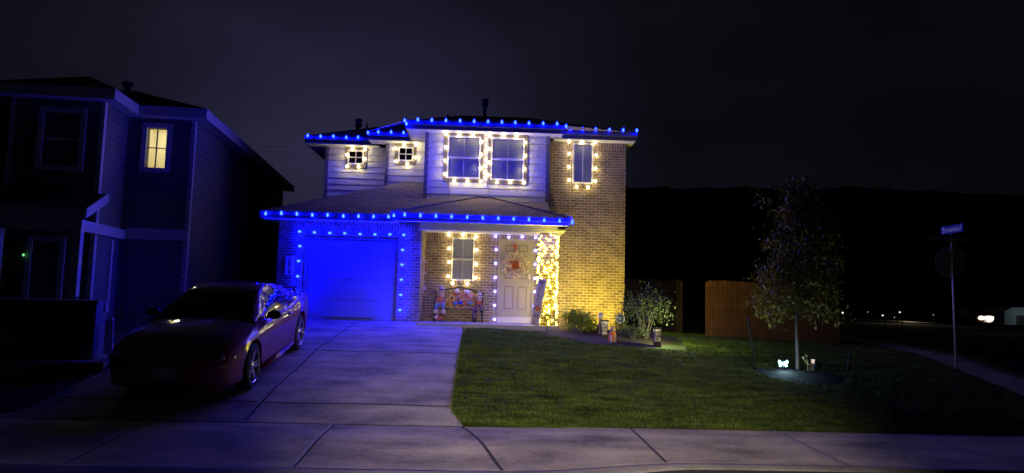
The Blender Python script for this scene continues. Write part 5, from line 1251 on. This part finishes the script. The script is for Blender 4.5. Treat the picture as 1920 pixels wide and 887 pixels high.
MB().box(cxm-0.013, cxm+0.013, -0.01, 0.03, lz0, lz1).box(lx0, cxm-0.013, -0.01, 0.03, czm-0.012, czm+0.012).box(cxm+0.013, lx1, -0.01, 0.03, czm-0.012, czm+0.012).build('glazing_bars', M['nbdoor'], wo, world=False)
MB().quad((lx0, 0.04, lz0), (lx1, 0.04, lz0), (lx1, 0.04, lz1), (lx0, 0.04, lz1)).build('pane', M['glass'], wo, world=False)
# bay
nsid('bay_wall', bxl, bxr, 2.6, NE, bf_); nsid_side('bay_side', bxr, bf_, 0.0, 0, NE); nsid('bay_base', bxl, bxr, 0, 2.6, bf_+0.05)
MB().box(bxl, bxl+0.2, bf_+0.2, 0, 0, NE).build('bay_side', M['nbsiding'], NB, world=False)
nsid('front_wall', -9.0, bxl, 0, NE, 0)
for (x, y) in ((bxr-0.07, bf_), (bxl-0.02, bf_), (-0.085, 0)): MB().box(x, x+0.11, y-0.03, y+0.10, 0, NE-0.003).build('corner_board', M['nbtrim'], NB, world=False)
# dark bay window
w0, w1 = nl(79, 290, bf_)[0], nl(148, 290, bf_)[0]; wz1_, wz0_ = nl(115, 212, bf_)[1], nl(108, 310, bf_)[1]
wf = MB(); wf.box(w0-.13, w0, bf_-.06, bf_-.003, wz0_-.13, wz1_+.13).box(w1, w1+.13, bf_-.06, bf_-.003, wz0_-.13, wz1_+.13).box(w0, w1, bf_-.06, bf_-.003, wz1_, wz1_+.13).box(w0, w1, bf_-.06, bf_-.003, wz0_-.13, wz0_)
wo = wf.build('window', M['nbtrim'], NB, world=False)
MB().box(w0, w1, bf_-.045, bf_-.02, (wz0_+wz1_)/2-.03, (wz0_+wz1_)/2+.03).build('glazing_bars', M['nbtrim'], wo, world=False)
MB().box(w0, w1, bf_-.018, bf_-.003, wz0_, wz1_).build('pane', M['carglass'], wo, world=False)
# eaves
ov = 0.42; fh = 0.24
ev = MB(); ev.box(bxr+ov-0.02, ov, -ov-0.03, -ov, NE-.03, NE+fh).box(ov-0.03, ov, -ov+0.0, 12.8, NE-.03, NE+fh).box(bxl-ov, bxr+ov, bf_-ov-.03, bf_-ov, NE-.03, NE+fh).box(bxr+ov-.03, bxr+ov, bf_-ov, -ov-0.031, NE-.03, NE+fh).box(bxl-ov, bxl-ov+.03, bf_-ov, -ov, NE-.03, NE+fh).box(-9.4, bxl-ov, -ov-.03, -ov, NE-.03, NE+fh)
ev.build('fascia', M['nbtrim'], NB, world=False)
MB().box(-9.4, ov-0.031, -ov, -0.0, NE-.004, NE+.016).box(0.0, ov-.031, 0.0, 12.7, NE-.004, NE+.016).box(bxl-ov+.031, bxr+ov-.031, bf_-ov, -ov-.031, NE-.004, NE+.016).build('soffit', M['nbtrim'], NB, world=False)
zt2 = NE+fh+0.004
rf = MB(); rdx, rdy, rdz = -3.2, 5.0, zt2+1.55
rf.quad((ov, -ov-.03, zt2), (ov, 12.8, zt2), (rdx, 9.0, rdz), (rdx, rdy-1.2, rdz)); rf.quad((-9.4, -ov-.03, zt2), (ov, -ov-.03, zt2), (rdx, rdy-1.2, rdz), (-6.5, rdy-1.2, rdz)); rf.quad((-9.4, 12.8, zt2), (ov, 12.8, zt2), (rdx, 9, rdz), (-6.5, 9, rdz)); rf.quad((-6.5, rdy-1.2, rdz), (rdx, rdy-1.2, rdz), (rdx, 9, rdz), (-6.5, 9, rdz))
bm_x = (bxl+bxr)/2
rf.quad((bxr+ov, bf_-ov-.03, zt2), (bxr+ov, 1.5, zt2+.1), (bm_x+0.0, 3.0, zt2+1.15), (bm_x, bf_+1.4, zt2+.80)); rf.quad((bxl-ov, bf_-ov-.03, zt2), (bxr+ov, bf_-ov-.03, zt2), (bm_x, bf_+1.4, zt2+.80)); rf.quad((bxl-ov, bf_-ov-.03, zt2), (bm_x, bf_+1.4, zt2+.80), (bm_x, 3.0, zt2+1.15), (bxl-ov, 1.5, zt2+.1))
nroof = rf.build('roof', M['nbroof'], NB, world=False)
vx, vz0 = nl(238, 180, 2.2); vz1 = nl(238, 155, 2.2)[1]
MB().lathe([(.09, vz0-.5), (.09, vz1-.12), (.16, vz1-.10), (.16, vz1-.06), (.11, vz1-.04), (.17, vz1)], 12, Matrix.Translation((vx, 2.2, 0))).build('vent_pipe', M['vent'], nroof, world=False)
# porch in front of the bay
pf = bf_ - 1.05; prx = bxr + 0.25; pz = 2.55
pw_ = MB(); pw_.quad((-9, pf-.02, pz+.20), (prx, pf-.02, pz+.20), (prx, bf_, pz+.72), (-9, bf_, pz+.72)); pw_.quad((-9, pf, pz+.17), (prx, pf, pz+.17), (prx, bf_, pz+.69), (-9, bf_, pz+.69)); pw_.build('porch_roof', M['nbroof'], NB, world=False)
tr = MB(); tr.box(-9, prx, pf-.055, pf-.022, pz-.04, pz+.20); tr.prism([(prx+.002, pf-.05, pz-.02), (prx+.002, bf_, pz+.50), (prx+.002, bf_, pz+.74), (prx+.002, pf-.05, pz+.22)], (.03, 0, 0)); tr.build('porch_fascia', M['nbtrim'], NB, world=False)
MB().box(-9, prx-.1, pf+.05, pf+.25, pz-.30, pz-.042).box(prx-.30, prx-.1, pf+.251, 0.0, pz-.30, pz-.044).box(prx-.099, 0, -.045, -.003, pz-.28, pz+.02).build('porch_beam', M['nbtrim'], NB, world=False)
for x in (prx-.28, prx-2.05):
    MB().box(x, x+.17, pf+.06, pf+.23, 0, pz-.302).build('porch_column', M['nbtrim'], NB, world=False)
# porch door, window, garage door, lamp
d0, d1 = nl(60, 480, bf_)[0], nl(112, 480, bf_)[0]
MB().box(d0-.12, d0, bf_-.05, bf_+.02, 0, 2.15).box(d1, d1+.12, bf_-.05, bf_+.02, 0, 2.15).box(d0, d1, bf_-.05, bf_+.02, 2.03, 2.15).build('door_frame', M['nbtrim'], NB, world=False)
MB().box(d0, d1, bf_-.01, bf_+.025, 0, 2.03).build('front_door', M['nbdoor'], NB, world=False)
MB().box(bxr+.024, bxr+.05, -.55, -.43, .3, 2.2).build('downpipe', M['nbtrim'], NB, world=False)
MB().box(bxr+.25, -.22, -.04, -.024, 0, 2.15).build('garage_door', M['nbdoor'], NB, world=False)
gx_, gz_ = nl(44, 478, bf_-.1); M['greenled'] = emit('green_led', (0.25,1.0,0.35), 0.9)
MB().ball((gx_, bf_-.1, gz_), .03, .02, .035, 8, 6).build('doorbell_light', M['greenled'], NB, world=False)
# neighbour's shrubs and transformer cabinet
shrub('sparse dark shrub by the corner column of the left house', (-9.35, 16.6, zg(-9.35,16.6)), 0.4, 0.85, 260, 0.07, M['leaf_dark'], 7)
shrub('dark low shrub beside the recessed garage of the left house', (-8.2, 17.2, zg(-8.2,17.2)), 0.45, 0.7, 260, 0.07, M['leaf_dark'], 7)
M['cabinet'] = mat('green_cabinet_paint', (0.15,0.16,0.16), 0.55, var=0.1, scale=4); M['padconc'] = concrete_mat('pad_concrete', (0.30,0.29,0.28))
tx = at(195, 640, 13.6); tz = zg(tx.x, 13.0) + 0.02
tf = thing('utility_cabinet', 'dark square utility transformer cabinet on a concrete pad at far left', 'utility cabinet', (tx.x, 13.6, tz), (0, 0, R(20)))
ch = xz(150, 562, 13.4)[1] - tz
MB().box(-2.9, 0.25, -1.75, 0.2, -0.25, 0.05).build('pad', M['padconc'], tf, world=False)
MB().box(-1.9, 0, -1.15, 0, 0.05, ch-.05).build('cabinet_body', M['cabinet'], tf, world=False, bevel=0.01)
MB().box(-1.92, 0.02, -1.17, -.52, ch-.048, ch).box(-1.92, 0.02, -.50, 0.02, ch-.048, ch+.006).build('lid', M['cabinet'], tf, world=False, bevel=0.012)
MB().box(-1.5, -1.15, -1.156, -1.151, .30, .46).build('warning_label', M['alum'], tf, world=False)
MB().box(.001, .03, -.36, -.28, ch-.22, ch-.08).build('lock', M['alum'], tf, world=False)
mp_ = at(209, 644, 13.0); mk = thing('marker_post', 'short white plastic marker post beside the utility cabinet', 'marker post', (mp_.x, 13.0, zg(mp_.x, 13.0)), (0, R(-3), 0))
M['pvc'] = mat('white_pvc', (0.70,0.70,0.72), 0.5, var=0.05)
MB().lathe([(.05, -.05), (.05, .03), (.042, .035), (.042, .62), (.046, .64), (.046, .69), (.03, .72), (0, .725)], 14).build('tube', M['pvc'], mk, smooth=True, world=False)

# ------------------------------------------------------------------ distance
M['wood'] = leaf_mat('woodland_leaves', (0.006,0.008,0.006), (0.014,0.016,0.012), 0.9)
def woodland(name, label, x0, x1, Y, zt, zb, n, seed, cl):
    r2 = np.random.default_rng(seed); P = []
    xs_ = np.arange(x0, x1, cl)
    tops = []
    for x in xs_:
        h = zt + r2.normal()*0.06*cl + 0.12*cl*math.sin(x*0.25/cl+seed); rad = cl*r2.uniform(.8, 1.3); tops.append((x, h))
        k = int(n/len(xs_)); d = r2.normal(size=(k, 3)); d /= np.linalg.norm(d, axis=1)[:, None]
        q = d * (r2.random(k)**.35)[:, None] * np.array([rad, rad, (h-zb)*.5]); P.append(q + np.array([x, Y + r2.uniform(-2, 2), (h+zb)/2]))
    P = np.concatenate(P); Vv, Ff = leaf_geo(P, cl*0.13, aspect=0.7)
    # solid heart of the wood behind the leaves
    k = len(Vv); core = []; cf = []
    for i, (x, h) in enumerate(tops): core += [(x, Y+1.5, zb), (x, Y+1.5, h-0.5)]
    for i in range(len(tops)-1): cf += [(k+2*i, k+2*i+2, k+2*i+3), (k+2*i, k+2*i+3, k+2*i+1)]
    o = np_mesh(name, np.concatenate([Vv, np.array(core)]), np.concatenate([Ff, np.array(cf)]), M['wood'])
    return structure(o, label, 'trees', 'stuff')
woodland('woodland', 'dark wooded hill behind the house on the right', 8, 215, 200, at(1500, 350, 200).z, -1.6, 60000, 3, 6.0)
woodland('distant_trees', 'dark treetops showing between the two houses', -19, -9, 46, at(575, 368, 46).z, -1.0, 5000, 5, 1.5)
# pale lane edge far away on the right with street lamps
M['paleroad'] = concrete_mat('pale_lane_concrete', (0.45,0.42,0.36))
pz_ = lambda px, py, Y: at(px, py, Y)
a, b = pz_(1560, 596.5, 150), pz_(1775, 607.5, 100)
structure(MB().quad((a.x, 150, a.z-.30), (b.x, 100, b.z-.12), (b.x+.1, 101, b.z+.06), (a.x+.5, 152, a.z+.30)).build('distant_road', M['paleroad']))
M['lampwhite'] = emit('street_lamp_glow', (1.0,0.92,0.80), 1.6); M['lampdim'] = emit('far_lamp_glow', (0.8,0.85,1.0), 0.5)
lamps = [(1580, 586.5, 45, 'M', 'leftmost faint street lamp just right of the fence end'), (1627, 585, 75, 'D', 'second faint street lamp from the fence end in the dark distance'), (1655, 591.5, 75, 'M', 'brightest distant street lamp above the pale lane edge'), (1677, 595, 75, 'D', 'lowest small distant lamp close to the pale lane edge'), (1687, 585.5, 75, 'M', 'distant street lamp left of the street sign post'), (1750, 590.5, 75, 'D', 'faint distant street lamp closest to the street sign post')]
for px, py, Y, kd, lab in lamps:
    Y = 54 if Y == 75 else Y
    p = at(px, py, Y); gz0 = -1.5; t = thing('street_lamp', lab, 'street lamp', (p.x, Y, gz0), group='distant lamps on the right')
    MB().tube([(0.25, 0.1, 0), (0.25, 0.1, p.z-gz0+.1), (0.02, 0, p.z-gz0+.16)], .03, 6).build('pole', M['black'], t, world=False)
    s = .05 if kd == 'M' else .035
    MB().ball((0, 0, p.z-gz0), s*1.2, s, s, 10, 8).build('lamp_head', M['lampwhite'] if kd == 'M' else M['lampdim'], t, smooth=True, world=False)
ll = bpy.data.lights.new('street_glow', 'POINT'); ll.color = (1,.85,.55); ll.energy = 500; ll.shadow_soft_size = .3
llo = bpy.data.objects.new('street_glow', ll); COL.objects.link(llo); llo.location = (67, 112, 2.0)
# far car facing the viewer, one pale wall beside it
M['headlamp'] = emit('headlamp_glow', (1.0,0.66,0.42), 4.0); M['farcar'] = mat('far_car_paint', (0.05,0.05,0.055), 0.4)
p = at(1848, 596, 62); gz0 = p.z - .75; fcar = thing('distant_car', 'distant car on the side street facing us with bright headlights', 'car', (p.x, 62, gz0))
MB().prism([(-.88,0,.3),(.88,0,.3),(.9,0,.75),(.84,0,.95),(-.84,0,.95),(-.9,0,.75)], (0,4.3,0)).build('body', M['farcar'], fcar, world=False, bevel=.06)
MB().prism([(-.78,1.1,.95),(.78,1.1,.95),(.62,1.7,1.45),(-.62,1.7,1.45)], (0,2.2,0)).build('cabin', M['carglass'], fcar, world=False)
for sx in (-.42, .42):
    MB().ball((sx, -.03, .73), .28, .08, .18, 14, 8).build('headlight', M['headlamp'], fcar, smooth=True, world=False)
    for y in (.8, 3.4): MB().lathe([(.32, -.1), (.32, .1)], 18, Matrix.Translation((sx*1.9, y, .32)) @ Matrix.Rotation(R(90), 4, 'Y')).build('wheel', M['tyre'], fcar, world=False)
M['palewall'] = mat('pale_teal_wall', (0.38,0.44,0.45), 0.8, var=0.1, scale=1)
s0 = at(1884, 607, 70); s1 = at(1945, 577, 70); sh = thing('pale_shed', 'pale shed wall beside the distant headlights at the right edge', 'shed', (s0.x, 70, s0.z-.1))
Wd = s1.x-s0.x; Hd = s1.z-s0.z+.1
MB().box(0, Wd, 0, 3, 0, Hd*.75).prism([(0, .0, Hd*.7501), (Wd, 0, Hd*.7501), (Wd*.9, 0, Hd), (Wd*.25, 0, Hd*.98)], (0, 3, 0)).build('wall', M['palewall'], sh, world=False)
MB().box(Wd*.35, Wd*.62, -.03, -.002, 0, Hd*.55).build('door', M['farcar'], sh, world=False)
l5 = bpy.data.lights.new('headlamp_beam', 'SPOT'); l5.color = (1,.85,.7); l5.energy = 500; l5.spot_size = R(100); l5.shadow_soft_size = .15
l5o = bpy.data.objects.new('headlamp_beam', l5); COL.objects.link(l5o); l5o.parent = fcar; l5o.location = (.5, -.25, .75); l5o.rotation_euler = (R(88), 0, R(18))
l6 = bpy.data.lights.new('shed_lamp', 'POINT'); l6.color = (.75,.95,1.0); l6.energy = 16; l6.shadow_soft_size = .1
l6o = bpy.data.objects.new('shed_lamp', l6); COL.objects.link(l6o); l6o.parent = sh; l6o.location = (Wd*.5, -2.0, 1.1)
# overhead wires
for lab, pts in (('upper thin overhead power line between the houses', [(400, 268), (520, 276), (640, 282)]), ('lower thin overhead power line between the houses', [(400, 276), (520, 284), (640, 291)]), ('thin overhead power line right of the house roof', [(1180, 276), (1420, 292), (1700, 318)])):
    P_ = [at(x, y, 40) for x, y in pts]; tag(MB().tube(P_, .007, 4).build('power_line', M['black']), lab, 'power line')

# ------------------------------------------------------------------ night sky and unseen street light behind the camera
w = bpy.data.worlds.new('World'); scene.world = w; w.use_nodes = True; nt = w.node_tree; L = nt.links.new; nt.nodes.clear()
tc = nd(nt, 'ShaderNodeTexCoord'); nv = nd(nt, 'ShaderNodeVectorMath', operation='NORMALIZE'); L(tc.outputs['Generated'], nv.inputs[0])
gd_ = at(640, 330, 20) - CAM; gd_.normalize()
dt = nd(nt, 'ShaderNodeVectorMath', operation='DOT_PRODUCT'); L(nv.outputs[0], dt.inputs[0]); dt.inputs[1].default_value = gd_
rp = nd(nt, 'ShaderNodeValToRGB'); els = rp.color_ramp.elements
els[0].position = 0.76; els[0].color = (0.0021,0.0021,0.0036, 1); els[1].position = 1.0; els[1].color = (0.0200,0.0182,0.0440, 1)
for ps, cl in ((0.90, (0.0035,0.0035,0.0062)), (0.955, (0.0068,0.0067,0.0140)), (0.985, (0.0140,0.0128,0.0310))):
    e = els.new(ps); e.color = (*cl, 1)
L(dt.outputs['Value'], rp.inputs['Fac'])
sky = nd(nt, 'ShaderNodeTexSky'); sky.sky_type = 'NISHITA'; sky.sun_disc = False; sky.sun_elevation = R(-4); sky.sun_rotation = R(200)
mxs = nd(nt, 'ShaderNodeVectorMath', operation='MULTIPLY_ADD'); L(sky.outputs[0], mxs.inputs[0]); mxs.inputs[1].default_value = (0.0004,)*3
mp = nd(nt, 'ShaderNodeMapping'); mp.inputs['Scale'].default_value = (2.2, 2.2, 7.0); L(nv.outputs[0], mp.inputs['Vector'])
cn = nd(nt, 'ShaderNodeTexNoise'); cn.inputs['Scale'].default_value = 1.6; cn.inputs['Detail'].default_value = 6; L(mp.outputs[0], cn.inputs['Vector'])
cr = nd(nt, 'ShaderNodeMapRange'); cr.inputs[1].default_value = 0.3; cr.inputs[2].default_value = 0.7; cr.inputs[3].default_value = 0.80; cr.inputs[4].default_value = 1.22; L(cn.outputs['Fac'], cr.inputs[0])
cs_ = nd(nt, 'ShaderNodeVectorMath', operation='SCALE'); L(rp.outputs['Color'], cs_.inputs[0]); L(cr.outputs[0], cs_.inputs['Scale']); L(cs_.outputs[0], mxs.inputs[2])
bg = nd(nt, 'ShaderNodeBackground'); L(mxs.outputs[0], bg.inputs['Color']); bg.inputs['Strength'].default_value = 1.0
ow = nd(nt, 'ShaderNodeOutputWorld'); L(bg.outputs[0], ow.inputs[0])
sd = bpy.data.lights.new('night_key', 'SPOT'); sd.energy = 5200; sd.spot_size = R(38); sd.spot_blend = 1.0; sd.shadow_soft_size = 0.25; sd.color = (1.0,0.84,0.76)  # unseen lamp on the camera side, lights pavement and facade
so_ = bpy.data.objects.new('night_key', sd); COL.objects.link(so_); so_.location = (1.0, -3.0, 2.2)
so_.rotation_euler = (Vector((1.25, 9.2, -1.05)) - so_.location).to_track_quat('-Z', 'Y').to_euler()

scene.view_settings.view_transform = 'Standard'; scene.view_settings.look = 'None'; scene.view_settings.exposure = 0; scene.view_settings.gamma = 1
c = scene.cycles; c.use_denoising = True; c.max_bounces = 8; c.sample_clamp_indirect = 4.0; c.use_light_tree = True
try: c.denoiser = 'OPENIMAGEDENOISE'
except Exception: pass
